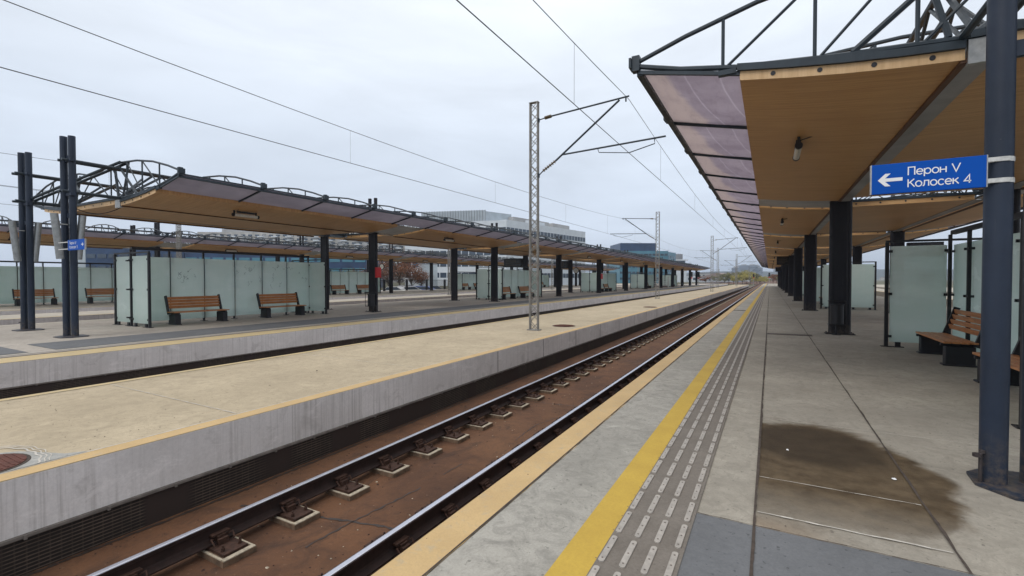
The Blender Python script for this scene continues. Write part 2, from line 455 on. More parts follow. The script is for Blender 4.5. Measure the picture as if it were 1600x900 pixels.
# platform A markings
strip('edge_strip', -1.868, -1.61, BACK, END_A, .004, M['ochre'], PA, .004)
strip('edge_zone', -1.606, -1.048, BACK, END_A, .003, M['conEdge'], PA)
strip('paving_joint', -1.625, -1.611, BACK, END_A, .008, M['joint'], PA, .0035)
strip('yellow_line', -1.048, -.850, BACK, END_A, .008, M['yellow'], PA)
strip('grey_paving', -.425, 8.9, BACK, 3.395, .004, M['slabGrey'], PA)
strip('paving_joint', -.083, -.066, BACK, END_A-20, .009, M['joint'], PA, .0045)
strip('paving_joint', .962, .978, 3.4, END_A-20, .009, M['joint'], PA, .004)
def cross_joint(y, x0, x1, w=.010, mat='lightjoint', parent=None, z=.0075, jit=.004):
    mb = MB(); rnd = random.Random(int(y*100)); x = x0; a = y
    while x < x1:
        x2 = min(x1, x+.07); b = y + rnd.uniform(-jit, jit); ww = w*rnd.uniform(.4, 1.15)
        mb.poly([(x,a-ww/2,z),(x2,b-ww/2,z),(x2,b+ww/2,z),(x,a+ww/2,z)]); x = x2; a = b
    o = mb.build('paving_joint', M[mat], parent, fix=False); o['kind'] = 'structure'; return o
cross_joint(3.61, -.06, .95, .016, parent=PA)
cross_joint(4.27, -.06, .95, .008, parent=PA)
cross_joint(6.10, -.06, 3.2, .007, parent=PA)
cross_joint(6.15, -.42, -.09, .007, parent=PA)
cross_joint(7.55, -1.6, -1.06, .012, parent=PA)
cross_joint(3.398, -.42, 1.6, .008, 'joint', PA)
cross_joint(11.3, -1.6, -1.06, .012, parent=PA)
for y in (9.6, 13.2, 18, 21.5, 25): cross_joint(y, -.06, 6, .008, 'joint', PA)
o = MB().poly([(-1.6,26.3,.0085),(-1.06,26.3,.0085),(-1.06,26.75,.0085),(-1.6,26.75,.0085)]).build('paving_joint', M['joint'], PA, fix=False); o['kind'] = 'structure'
# tactile paving: grey base plate, four rows of raised steel bars, pin dots
tp = thing('tactile_paving', 'grey tactile guidance strip with four rows of steel bars beside the yellow line', 'tactile paving', (0, 0, 0))
MB().box(-.850, -.424, BACK+.5, END_A-4, .0005, .0095).build('base_plate', M['tac'], tp)
mb = MB(); md = MB()
rows = (-.822, -.703, -.584, -.465)
y = 1.3; 
while y < 150:
    for x in rows:
        n = 8 if y < 9 else 1
        w, l = .0175, .148
        if n > 1:
            pts = []
            for k in range(n+1):
                t = math.pi*k/n; pts.append((x + w*math.cos(t), y + l - w + w*math.sin(t)))
            for k in range(n+1):
                t = math.pi + math.pi*k/n; pts.append((x + w*math.cos(t), y - l + w + w*math.sin(t)))
            mb.slab(pts, .0095, .0165)
            for q in (-.11, 0, .11): md.slab([(x+.006*math.cos(a*math.pi/3), y+q+.006*math.sin(a*math.pi/3)) for a in range(6)], .0165, .0182)
            for sx in (-.035, .035):
                for q in (-.12, -.02, .08):
                    if random.random() < .6: md.slab([(x+sx+.004*math.cos(a*math.pi/3), y+q+.004*math.sin(a*math.pi/3)) for a in range(6)], .0095, .0105)
        else:
            mb.box(x-w, x+w, y-l, y+l, .0095, .0155)
    y += .345
tag(mb.build('raised_bars', M['tacbar'], tp), kind='stuff'); tag(md.build('rivets', M['ledge'], tp), kind='stuff')
# drain grating
dg = thing('drain_grating', 'narrow dark drain grating set across the right platform floor', 'drain', (.5, 15.7, .003))
MB().box(-.56, .56, -.17, .17, 0, .004).build('frame', M['bolt'], dg)
mb = MB()
for k in range(18): mb.box(-.54+k*.06, -.50+k*.06, -.15, .15, .004, .010)
mb.build('bars', M['ledge'], dg)
# litter
def litter(x, y, s, label):
    mb = MB(); rnd = random.Random(int(x*1000))
    pts = [(math.cos(a*math.pi/4)*s*rnd.uniform(.5, 1), math.sin(a*math.pi/4)*s*rnd.uniform(.4, .9)) for a in range(8)]
    b = len(mb.v)
    mb.v += [(px, py, .002) for px, py in pts] + [(px*.6, py*.6, s*rnd.uniform(.3, .7)) for px, py in pts] + [(0, 0, s*.55)]
    for i in range(8): j = (i+1) % 8; mb.f += [[i, j, 8+j, 8+i], [8+i, 8+j, 16]]
    mb.f.append(list(range(8))[::-1])
    o = mb.build('paper_scrap', M['white'], None, loc=(x, y, .006)); tag(o, label, 'litter')
litter(.16, 5.05, .016, 'small crumpled white paper scrap on the stain near the paving joint')
litter(.88, 4.72, .020, 'larger white paper scrap on the right side of the wet stain')

# M platform (middle, beige)
strip('edge_strip', -5.302, -5.50, BACK, END_M, .004, M['ochre'], PM, .004)
strip('edge_strip', -8.948, -8.80, BACK, END_M, .004, M['ochrePale'], PM, .004)
strip('paving_joint', -5.50, -5.512, BACK, END_M, .007, M['lightjoint'], PM, .003)
strip('paving_joint', -8.79, -8.775, BACK, END_M, .007, M['joint'], PM, .003)
for y in (3.3, 6.6, 12.5, 19, 26, 33, 40, 47): cross_joint(y, -8.75, -5.55, .012, 'lightjoint', PM)
# B platform markings
strip('edge_strip', -12.752, -13.55, BACK, 178, .004, M['ochrePale'], PB, .004)
strip('paving_joint', -13.55, -13.70, BACK, 178, .008, M['ledge'], PB, .006)
strip('paving_joint', -13.98, -13.90, BACK, 178, .008, M['lightjoint'], PB, .004)
strip('grey_paving', -15.9, -14.15, 4.35, 178, .006, M['slabGrey'], PB)
strip('grey_paving', -23.2, -14.15, BACK, 3.9, .006, M['slabGrey'], PB)
strip('edge_strip', -23.29, -22.6, BACK, 178, .004, M['conFar'], PB)
for (P, a, b) in ((PN, -26.502, -26.75), (PC, -33.602, -33.9), (PE, 12.402, 12.7)):
    strip('edge_strip', a, b, BACK, END_M, .004, M['ochrePale'], P)

# platform retaining walls (vertical faces)
def wall_face(P, x, sgn, yend, panels=True):
    # concrete fascia, ledge, dark louvre panels below
    f = MB().box(min(x, x+sgn*.004), max(x, x+sgn*.004), BACK, yend, -.47, -.003).build('platform_wall', M['wall'], P); f['kind'] = 'structure'
    l = MB(); l.box(min(x, x+sgn*.035), max(x, x+sgn*.035), BACK, yend, -.495, -.472)
    y = BACK
    while y < 40: l.box(min(x, x+sgn*.05), max(x, x+sgn*.05), y, y+.02, -.505, -.470); y += .55
    o = l.build('wall_ledge', M['ledge'], P); o['kind'] = 'structure'
    o = MB().box(min(x, x+sgn*.012), max(x, x+sgn*.012), BACK, yend, -.86, -.497).build('louvre_panel', M['mesh'], P); o['kind'] = 'structure'
wall_face(PM, -5.30, 1, END_M); wall_face(PM, -8.95, -1, END_M)
wall_face(PB, -12.75, 1, 178); wall_face(PB, -23.3, -1, 178)
wall_face(PN, -26.5, 1, END_M); wall_face(PC, -33.6, 1, 170); wall_face(PA, -1.87, -1, END_A)

# vertical construction joints on M wall
mb = MB()
for k in range(60):
    y = 9.0 + k*2.4; mb.box(-5.2975, -5.294, y, y+.018, -.47, -.01)
o = mb.build('wall_joint', M['joint'], PM); o['kind'] = 'structure'

# track beds
for i, (x0, x1) in enumerate(((-5.3, -1.87), (-12.75, -8.95), (-26.5, -23.3), (-33.6, -29.75), (8.95, 12.4), (16.0, 19.6))):
    structure(MB().box(x0+.001, x1-.001, BACK, 260, -.95, -.80).build('track_bed', M['rust']))
structure(MB().box(-40, 25, 262, 1200, -.999, -.9).build('track_bed', M['rust']))
# drain gutter + cracks in track 1 bed
def crack(pts, w, name='bed_crack'):
    mb = MB(); rnd = random.Random(int(pts[0][1]*100)); P = []
    for (a, b) in zip(pts, pts[1:]):
        n = max(2, int(math.hypot(b[0]-a[0], b[1]-a[1])/.05))
        for k in range(n): P.append((a[0]+(b[0]-a[0])*k/n+rnd.uniform(-.012,.012), a[1]+(b[1]-a[1])*k/n+rnd.uniform(-.012,.012)))
    P.append(pts[-1])
    for a, b in zip(P, P[1:]):
        d = Vector((b[0]-a[0], b[1]-a[1])); 
        if d.length < 1e-6: continue
        nrm = Vector((-d.y, d.x)).normalized(); w1 = w*rnd.uniform(.3, 1); w2 = w*rnd.uniform(.3, 1)
        mb.poly([(a[0]-nrm.x*w1, a[1]-nrm.y*w1, -.796), (b[0]-nrm.x*w2, b[1]-nrm.y*w2, -.796), (b[0]+nrm.x*w2, b[1]+nrm.y*w2, -.796), (a[0]+nrm.x*w1, a[1]+nrm.y*w1, -.796)])
    o = mb.build(name, M['crack'], None, fix=False); structure(o)
crack([(-4.9, 2.95), (-4.65, 3.05), (-4.1, 3.15), (-3.7, 3.25), (-3.3, 3.35), (-2.8, 3.4)], .022)
crack([(-3.62, 2.75), (-3.60, 3.25), (-3.52, 3.9), (-3.5, 4.2)], .014)
crack([(-3.5, 4.6), (-3.48, 5.0)], .010); crack([(-3.55, 1.5), (-3.6, 2.1)], .015)
crack([(-4.0, 8.2), (-3.4, 8.3), (-2.8, 8.35)], .014); crack([(-4.0, 13.6), (-2.8, 13.8)], .014)
crack([(-3.3, 6.1), (-3.35, 6.9), (-3.2, 7.5)], .008)
crack([(-5.25, 1.2), (-5.22, 3.0), (-5.24, 6), (-5.2, 12)], .03)

# grit and debris lying on the bed and on the platform
def debris(name, label, n, x0, x1, y0, y1, z, s0, s1, mat, seed):
    rs = random.Random(seed); mb = MB()
    for _ in range(n):
        x = rs.uniform(x0, x1); y = y0 + (y1-y0)*rs.random()**1.6; s_ = rs.uniform(s0, s1)*(1 if rs.random() < .93 else 1.9)
        b = len(mb.v); a0 = rs.uniform(0, 6.28); k = 5
        mb.v += [(x+math.cos(a0+i*6.283/k)*s_*rs.uniform(.6, 1.2), y+math.sin(a0+i*6.283/k)*s_*rs.uniform(.6, 1.2), z) for i in range(k)] + [(x, y, z+s_*rs.uniform(.35, .9))]
        for i in range(k): mb.f.append([b+i, b+(i+1) % k, b+k])
    tag(mb.build(name, mat, None, fix=False), label, 'debris', None, 'stuff')
debris('track_grit', 'loose rusty grit and small stones scattered on the track bed', 1500, -5.25, -1.95, .6, 26, -.80, .004, .013, M['clip'], 1)
debris('track_grit', 'pale chips of concrete scattered on the track bed', 260, -5.1, -2.0, .6, 22, -.80, .004, .012, M['block'], 2)
debris('pavement_grit', 'fine dark grit along the right platform edge and joints', 500, -1.84, 2.6, 1.2, 18, .004, .0015, .0042, M['joint'], 3)
debris('pavement_grit', 'fine dark grit scattered over the beige platform', 260, -8.7, -5.5, .8, 24, .003, .003, .009, M['joint'], 4)

# rails and fasteners
def rail_mesh(y0, y1):
    prof = [(-.07,-.72),(.07,-.72),(.07,-.708),(.018,-.690),(.010,-.672),(.010,-.595),(.033,-.582),(.036,-.556),(-.036,-.556),(-.033,-.582),(-.010,-.595),(-.010,-.672),(-.018,-.690),(-.07,-.708)]
    return MB().prism(prof, y0, y1).mesh('rail', M['railside'])
def head_mesh(y0, y1):
    return MB().prism([(-.028,-.556),(.028,-.556),(.026,-.5505),(.018,-.549),(-.018,-.549),(-.026,-.5505)], y0, y1).mesh('rail_head', M['railtop'])
ME_RAIL, ME_HEAD = rail_mesh(BACK, 420), head_mesh(BACK, 420)
def fastener_block(a, b):
    mb = MB(); rnd = random.Random(5)
    pts = [(a, -.17), (a+.5*(b-a), -.165), (b-.01, -.17), (b, -.05), (b-.008, .06), (b, .165), (a+.4*(b-a), .17), (a, .165)]
    pts = [(x, y*.86) for x, y in pts]; mb.slab(pts, -.81, -.752)
    return mb.mesh('fastener_block', M['blockside'])
def block_rim(a, b):
    mb = MB()
    mb.box(b-.05, b-.004, -.138, .138, -.752, -.743); mb.box(a+.02, b-.05, -.142, -.122, -.752, -.744); mb.box(a+.02, b-.05, .122, .138, -.752, -.744)
    return mb.mesh('rim', M['block'])
def fastener_clip(fine=True):
    mb = MB()
    mb.box(-.19, .31, -.12, .12, -.752, -.724)       # baseplate
    for s in (-1, 1):
        mb.box(min(s*.072, s*.12), max(s*.072, s*.12), -.05, .05, -.724, -.665)
        mb.box(min(s*.03, s*.09), max(s*.03, s*.09), -.045, .045, -.712, -.640)
        if fine:
            mb.tube([(s*.13,-.10,-.70),(s*.09,-.11,-.645),(s*.06,-.06,-.675),(s*.06,.06,-.675),(s*.09,.11,-.645),(s*.13,.10,-.70)], .009, 6)
            mb.box(min(s*.02, s*.075), max(s*.02, s*.075), -.09, .09, -.640, -.622)
            for yy in (-.085, .085):
                mb.cyl((s*.235, yy), .018, -.724, -.690, 8); mb.cyl((s*.235, yy), .010, -.69, -.665, 6)
        else: mb.box(min(s*.2, s*.25), max(s*.2, s*.25), -.09, .09, -.724, -.68)
    mb.v = [(x*.93, y*.86, -.752+(z+.752)*.88) for x, y, z in mb.v]
    return mb.mesh('fastener', M['clip'])
ME_BLK = {-1: fastener_block(-.2, .355), 1: fastener_block(-.2, .2)}; ME_RIM = block_rim(-.2, .355); ME_CLIP = fastener_clip()
PITCH = .672
def track(cx, label, fine_to, full=True):
    t = thing('railway_track', label, 'railway track', (cx, 0, 0), 0, None)
    for s in (-1, 1):
        r = inst(ME_RAIL, 'rail', t, (s*.75, 0, 0)); inst(ME_HEAD, 'rail_head', r)
    if not full: return t
    y = 1.03 - PITCH; n = 0
    rest = MB(); restb = MB()
    while y < 150:
        for s in (-1, 1):
            if n < 50 and y < fine_to:
                b = inst(ME_BLK[s], 'fastener_block', t, (s*.75, y, 0)); c_ = inst(ME_CLIP, 'fastener', b)
                if s < 0: inst(ME_RIM, 'rim', b)
                else: c_.rotation_euler.z = R(180)
            elif s == -1 or y < 40:
                restb.box(s*.75-.2, s*.75+(.38 if s < 0 else .2), y-.16, y+.16, -.81, -.742)
                rest.box(s*.75-.19, s*.75+(.30 if s < 0 else .19), y-.10, y+.10, -.742, -.70); rest.box(s*.75-.10, s*.75+.10, y-.09, y+.09, -.70, -.64)
        n += 1; y += PITCH
    if restb.v:
        tag(restb.build('fastener_block', M['block'], t), kind='stuff'); tag(rest.build('fastener', M['clip'], t), kind='stuff')
    return t
track(-3.55, 'rusty track on brown concrete bed right below the platform edge', 36)
track(-10.85, 'half hidden track between the beige middle platform and left island', 0)
track(-24.9, 'rail track beyond the left island platform', 0, False)
track(-31.65, 'rail track in front of the farthest left island', 0, False)
track(10.7, 'rail track on the far side of the right island', 0, False)

# manhole covers on M platform
def manhole(x, y, r, label, patch=None):
    t = thing('manhole_cover', label, 'manhole cover', (x, y, 0), 0, 'manhole covers in the beige platform')
    MB().cyl((0,0), r*1.09, .002, .010, 40).build('frame_ring', M['joint'], t)
    mb = MB(); mb.cyl((0,0), r, .002, .016, 40)
    for k in range(-6, 7):
        h = math.sqrt(max(0, 1-(k/7)**2))*r*.9; mb.box(-h, h, k*r/7-.008, k*r/7+.008, .016, .021)
    mb.build('lid', M['rustcover'], t)
    return t
manhole(-5.86, 1.28, .30, 'large rusty red manhole cover cut by the left picture edge')
manhole(-6.15, 14.9, .36, 'dark manhole cover beside the nearest lattice mast')
manhole(-5.95, 27.2, .36, 'distant dark manhole cover farther along the beige platform')
pp = [(-5.52+ (0), .6)]
pts = [(-5.53, .5), (-5.53, 1.92), (-5.64, 1.78), (-5.85, 1.70), (-6.08, 1.60), (-6.28, 1.4), (-6.42, 1.0), (-6.4, .5)]
structure(MB().poly([(a, b, .006) for a, b in pts]).build('cement_patch', M['patch'], PM, fix=False))

for q, w in ((0, .02), (.05, .012), (.09, .01)):
    mb = MB(); pr_ = None
    for i in range(60):
        a = .35 + i*.045; rr = .66 + q + .05*math.sin(a*3) + .012*math.sin(a*17)
        p = (-5.92 + rr*.78*math.cos(a), 1.17 + rr*.78*math.sin(a)); p2 = (-5.92 + (rr+w)*.78*math.cos(a), 1.17 + (rr+w)*.78*math.sin(a))
        if pr_ and p[0] < -5.53 and pr_[0][0] < -5.53: mb.poly([(*pr_[0], .009), (*p, .009), (*p2, .009), (*pr_[1], .009)])
        pr_ = (p, p2)
    structure(mb.build('cement_edge', M['lightjoint'], PM, fix=False))

# ------------------------------------------------------------------ canopies
YS, STEP = 1.35, 2.32
BAY = 11.6
def wing_z(s): return 3.79 + .040*s + .028*s*s       # wooden soffit height, s = metres outwards from the column row
def truss_mesh(heavy):
    mb = MB(); r = .034
    for s in (-1, 1):
        bot = [(0, 4.01), (1.8, 4.01), (2.9, 4.07), (3.87, 4.16), (4.55, 4.28), (5.1, 4.43)]
        top = [(0, 4.86), (1.0, 5.04), (1.9, 5.07), (2.8, 5.02), (3.68, 4.89), (4.49, 4.68), (5.1, 4.48)]
        mb.tube([(s*x, 0, z) for x, z in bot], r, 7); mb.tube([(s*x, 0, z) for x, z in top], r*.85, 7)
        def zb(x): 
            for a, b in zip(bot, bot[1:]):
                if a[0] <= x <= b[0]: return a[1]+(b[1]-a[1])*(x-a[0])/(b[0]-a[0])
        def zt(x):
            for a, b in zip(top, top[1:]):
                if a[0] <= x <= b[0]: return a[1]+(b[1]-a[1])*(x-a[0])/(b[0]-a[0])
        xs = (4.05, 3.1, 2.2, 1.2)
        for x in xs: mb.tube([(s*x, 0, zb(x)), (s*x, 0, zt(x))], .022, 6)
        for a, b in zip(xs, xs[1:]): mb.tube([(s*(a-.04), 0, zb(a)), (s*b, 0, zt(b))], .018, 6)
        mb.tube([(s*1.2, 0, zb(1.2)), (0, 0, 4.86)], .018, 6)
        mb.box(min(s*5.06, s*5.16), max(s*5.06, s*5.16), -.05, .05, 4.36, 4.56)          # end node
        mb.box(min(s*5.16, s*5.19), max(s*5.16, s*5.19), -.085, .085, 4.40, 4.53)
        mb.bar((s*3.86, 0, 4.08), (s*5.08, 0, 4.345), .04, .045)
        if heavy:
            mb.box(min(s*3.9, s*4.1), max(s*3.9, s*4.1), -.04, .04, 4.09, 4.15)
    return mb.mesh('roof_truss', M['truss'], True)
ME_TR, ME_TRH = truss_mesh(False), truss_mesh(True)
def col_end_mesh(mat):
    mb = MB()
    mb.cyl((-.25, -.0), .083, .02, 5.55, 28); mb.cyl((.015, .09), .083, .02, 5.55, 28)
    for z in (3.3, 4.9): mb.box(-.18, -.05, .02, .07, z, z+.12)
    mb.box(-.16, .17, .0, .10, 4.84, 4.92); mb.box(-.16, .17, .0, .10, 3.90, 3.98)
    return mb.mesh('column', mat, True)
def col_mid_mesh(mat):
    mb = MB()
    mb.cyl((-.19, 0), .085, .02, 5.55, 20); mb.cyl((.19, 0), .085, .02, 5.55, 20)
    mb.box(-.19, .19, -.07, .07, .02, 4.35)
    mb.box(-.27, .27, -.12, .12, 3.84, 3.95)
    return mb.mesh('column', mat, True)
def plate_mesh():
    mb = MB(); mb.slab([(-.36,.16),(-.38,-.1),(-.22,-.3),(.24,-.3),(.38,-.12),(.38,.26),(.2,.34),(-.2,.34)], .002, .022)
    return mb.mesh('base_plate', M['col'])
def plate2_mesh():
    mb = MB(); mb.box(-.36, .36, -.2, .2, .002, .022)
    for a in (-.31, .31):
        for b in (-.15, .15): mb.cyl((a, b), .016, .022, .05, 8)
    return mb.mesh('base_plate', M['black'])
ME_CE, ME_CE2, ME_CM = col_end_mesh(M['col']), col_end_mesh(M['col']), col_mid_mesh(M['colB'])
ME_P1, ME_P2 = plate_mesh(), plate2_mesh()
mbb = MB()
mbb.cyl((-.21, -.06), .012, .022, .26, 8); mbb.cyl((-.235, -.075), .028, .22, .245, 10); mbb.cyl((-.20, -.05), .02, .245, .27, 8)
ME_HYD = mbb.mesh('earthing_bolt', M['bolt'], True)
def wing_wood(s):
    xs = [0.10, .6, 1.1, 1.6, 2.13]; y0, y1 = 0, 9.65
    lo = [(s*(1.73+x), wing_z(x)) for x in xs]; hi = [(s*(1.73+x), wing_z(x)+.115) for x in xs][::-1]
    return MB().prism(lo+hi, y0, y1).mesh('wooden_soffit', M['wood'])
def inner_wood():
    return MB().box(-1.52, 1.52, 0, 9.65, 3.85, 3.96).mesh('wooden_soffit', M['wood'])
def wing_fascia(s):
    xs = [0.10, .6, 1.1, 1.6, 2.13]
    lo = [(s*(1.73+x), wing_z(x)-.004) for x in xs]; hi = [(s*(1.73+x), wing_z(x)+.102) for x in xs][::-1]
    return MB().prism(lo+hi, -.014, -.001).mesh('fascia_board', M['fascia'])
def inner_fascia(): return MB().box(-1.52, 1.52, -.014, -.001, 3.846, 3.985).mesh('fascia_board', M['fascia'])
def holes(xs, zf):
    mb = MB()
    for x in xs:
        z = zf(x); mb.tube([(x, -.020, z), (x, -.0145, z)], .026, 14)
    return mb.mesh('vent_hole', M['black'])
ME_WW = {s: wing_wood(s) for s in (-1, 1)}; ME_WF = {s: wing_fascia(s) for s in (-1, 1)}
ME_IW, ME_IF = inner_wood(), inner_fascia()
def remat(me, mat):
    c = me.copy(); c.materials.clear(); c.materials.append(mat); return c
ME_WF_SHADE = {s: remat(ME_WF[s], M['wood']) for s in (-1, 1)}; ME_IF_SHADE = remat(ME_IF, M['wood'])  # later bays: same fascia boards, shade imitated by the darker soffit wood colour
ME_HOLE = MB().tube([(0, -.020, 0), (0, -.0145, 0)], .026, 14).mesh('vent_hole', M['black'])
ME_H = {s: holes([s*(1.73+a) for a in (.35, .83, 1.32, 1.78)], lambda x: wing_z(abs(x)-1.73)+.058) for s in (-1, 1)}
ME_HI = holes([-1.2, -.6, 0, .6, 1.2], lambda x: 3.925)
def beam_mesh(s):
    xs = [0.10, .6, 1.1, 1.6, 2.16]
    lo = [(s*(1.73+x), wing_z(x)+.104) for x in xs]; hi = [(s*(1.73+x), wing_z(x)+.185) for x in xs][::-1]
    mb = MB().prism(lo+hi, -.05, .08); return mb.mesh('roof_beam', M['truss'])
ME_BM = {s: beam_mesh(s) for s in (-1, 1)}
ME_BI = MB().box(-1.8, 1.8, -.05, .08, 3.988, 4.06).mesh('roof_beam', M['truss'])
def trim_mesh(s):
    return MB().box(min(s*1.80, s*1.86), max(s*1.80, s*1.86), 0, 9.65, 3.765, 3.815).mesh('edge_trim', M['trim'])
ME_TM = {s: trim_mesh(s) for s in (-1, 1)}
def fan_mesh(s, first):
    mb = MB(); X = -s*1.73
    for x in (-.06, .10):
        mb.tube([(s*1.95+X, x, 5.06), (-s*1.6+X, (-1.0 if first else -.35)+x, 4.08)], .042, 8)
    mb.tube([(X+s*1.75, 0, 4.05), (X+s*.9, .95, 4.86)], .03, 6)
    mb.tube([(X+s*1.75, 0, 4.05), (X+s*1.75, .9, 4.88)], .035, 6)
    mb.tube([(X+s*1.75, 0, 4.95), (X+s*2.75, 0, 4.08)], .035, 6)
    mb.tube([(X+s*1.95, 0, 4.05), (X+s*2.2, .05, 5.05)], .03, 6)
    mb.tube([(X+s*1.55, .05, 4.05), (X+s*1.2, .1, 5.0)], .04, 6)
    return mb.mesh('fan_brace', M['truss'], True)
ME_FAN = {(s, f): fan_mesh(s, f) for s in (-1, 1) for f in (True, False)}
def canopy(label, cx, y0, nb, floods=False, pane='pane'):
    t = thing('platform_canopy', label, 'canopy', (cx, y0, 0), 0, None)
    last = YS + nb*BAY - 1.95
    for k in range(nb+1):
        for s in (-1, 1):
            if k == 0:
                c = inst(ME_CE, 'column', t, (s*1.73 + ((.12 if s > 0 else .2) if floods else 0), (.13 if s > 0 else .2) if floods else 0, 0)); inst(ME_P1, 'base_plate', c); 
                if s < 0: inst(ME_HYD, 'earthing_bolt', c, (-.13, 0, 0))
                if floods:
                    for q in (-1, 1):
                        mf = MB(); mf.tube([(0, q*.30, 3.38), (0, q*.19, 2.15)], .085, 16); mf.tube([(0, q*.02, 3.1), (0, q*.3, 3.1)], .015, 6)
                        inst(mf.mesh('slanted_tube', M['galvlamp'], True), 'slanted_tube', c)
            else:
                c = inst(ME_CM, 'column', t, (s*1.73, k*BAY, 0)); inst(ME_P2, 'base_plate', c)
    ntr = int((last - YS)/STEP) + 1
    for k in range(ntr): inst(ME_TRH if k % 5 == 0 else ME_TR, 'roof_truss', t, (0, YS + k*STEP, 0))
    inst(ME_TRH, 'roof_truss', t, (0, last, 0))
    for k in range(nb):
        y = YS + k*BAY
        for s in (-1, 1):
            w = inst(ME_WW[s], 'wooden_soffit', t, (0, y, 0)); inst(ME_TM[s], 'edge_trim', w)
            f = inst(ME_WF[s] if k == 0 else ME_WF_SHADE[s], 'fascia_board', t, (0, y, 0))
            for a in (.35, .83, 1.32, 1.78): inst(ME_HOLE, 'vent_hole', f, (s*(1.73+a), 0, wing_z(a)+.058))
            inst(ME_BM[s], 'roof_beam', t, (0, y, 0))
            # outer glazing of this bay
            mb = MB(); L_ = BAY if k < nb-1 else 9.7
            prof = [(3.86, 4.11), (4.3, 4.195), (4.7, 4.285), (5.07, 4.375)]
            mb.prism([(s*a, b) for a, b in prof] + [(s*a, b+.010) for a, b in prof[::-1]], .012, L_-.012)
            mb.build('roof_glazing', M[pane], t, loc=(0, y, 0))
            # glazing over the column gap and the valley strip
            mb = MB()
            if k < nb-1:
                xs = [.10, .6, 1.1, 1.6, 2.12]
                mb.prism([(s*(1.73+x), wing_z(x)+.06) for x in xs] + [(s*(1.73+x), wing_z(x)+.07) for x in xs[::-1]], 9.66, BAY-.06)
                mb.build('gap_glazing', M['gapglass'], t, loc=(0, y, 0)); mb = MB()
            mb.box(min(s*1.53, s*1.79), max(s*1.53, s*1.79), .05, L_-.05, 3.835, 3.843)
            mb.build('valley_glazing', M['gapglass'], t, loc=(0, y, 0))
        inst(ME_IW, 'wooden_soffit', t, (0, y, 0)); f = inst(ME_IF if k == 0 else ME_IF_SHADE, 'fascia_board', t, (0, y, 0))
        for a in (-1.2, -.6, 0, .6, 1.2): inst(ME_HOLE, 'vent_hole', f, (a, 0, 3.925))
        inst(ME_BI, 'roof_beam', t, (0, y, 0))
    for s in (-1, 1):
        mb = MB(); mb.box(min(s*5.02, s*5.10), max(s*5.02, s*5.10), YS, last, 4.30, 4.355); mb.box(min(s*5.085, s*5.115), max(s*5.085, s*5.115), YS, last, 4.375, 4.41)
        mb.build('edge_beam', M['trim'] if False else M['truss'], t)
        mb = MB(); mb.box(min(s*1.50, s*1.81), max(s*1.50, s*1.81), YS-.03, YS+.05, 3.74, 3.98)
        mb.build('gutter_end', M['galv'], t)
        mb = MB()
        for x in (1.61, 1.85):
            mb.tube([(s*x, 0, 4.88), (s*x, last, 4.88)], .04, 8); mb.tube([(s*x, 0, 4.02 if x > 1.7 else 4.03), (s*x, last, 4.02)], .036, 8)
        y = YS
        while y < last - .1:
            for x in (1.61, 1.85):
                mb.tube([(s*x, y, 4.02), (s*x, min(y+STEP/2, last), 4.88)], .022, 6); mb.tube([(s*x, min(y+STEP/2, last), 4.88), (s*x, min(y+STEP, last), 4.02)], .022, 6)
            y += STEP
        mb.build('longitudinal_truss', M['truss'], t, True)
        for k in range(nb+1):
            yy = k*BAY + YS if k < nb else last
            inst(ME_FAN[(s, k == 0)], 'fan_brace', t, (s*1.73, yy, 0))
    return t
canopy('canopy over the right island with brown wooden soffit, seen from below', 3.52, 5.0, 10)
canopy('long canopy over the left island behind the beige middle platform', -18.83, 5.4, 11, True, 'paneB')
canopy('farthest canopy at left, seen beyond the left island', -39.4, 5.4, 10, True, 'paneB')

# loose cable loop hanging at the near end of B canopy
mb = MB(); P = []
for k in range(15):
    t_ = k/14; P.append((-17.6 + t_*.2, 5.6 + t_*1.5, 3.78 - math.sin(t_*math.pi)*.32 + t_*.15))
tag(mb.tube(P, .013, 6).build('hanging_cable', M['black'], None, True), 'slack black cable looping below the near end of the left canopy', 'cable')

# soffit lamps
def make_lamp():
    t = thing('soffit_lamp', 'tube lamp', 'lamp', (0,0,0))
    MB().box(-.035, .035, -.30, .30, -.075, -.02).build('housing', M['black'], t)
    mb = MB(); mb.tube([(0, -.40, -.15), (0, .40, -.15)], .048, 16); mb.build('diffuser', M['lampglass'], t, True)
    mb = MB(); mb.tube([(0, .40, -.15), (0, .46, -.15)], .056, 16); mb.build('end_cap', M['black'], t, True)
    mb = MB(); mb.tube([(0, -.46, -.15), (0, -.40, -.15)], .056, 16); mb.box(-.02, .02, -.42, -.38, -.15, .0); mb.box(-.02, .02, .34, .38, -.15, 0)
    mb.tube([(0,-.36,-.06),(.06,-.4,-.05),(.16,-.38,-.02),(.24,-.40,.0)], .008, 6)
    mb.build('end_cap', M['black'], t, True); return t
lamp0 = make_lamp(); used = False
for (cx, y0, sg, nb, who) in ((3.52, 5.0, -1, 10, 'right island canopy'), (-18.83, 5.4, 1, 11, 'left island canopy'), (-39.4, 5.4, 1, 7, 'farthest left canopy')):
    for k in range(nb):
        s = 1.40; loc = (cx + sg*(1.73+s), y0 + 4.35 + k*BAY, wing_z(s) + .0)
        lab = '%s tube lamp under the %s, counted from its near end' % (ORD[k], who)
        if not used: lamp0.location = loc; lamp0['label'] = lab; lamp0['group'] = 'tube lamps under the canopies'; used = True
        else: dup(lamp0, lab, loc)

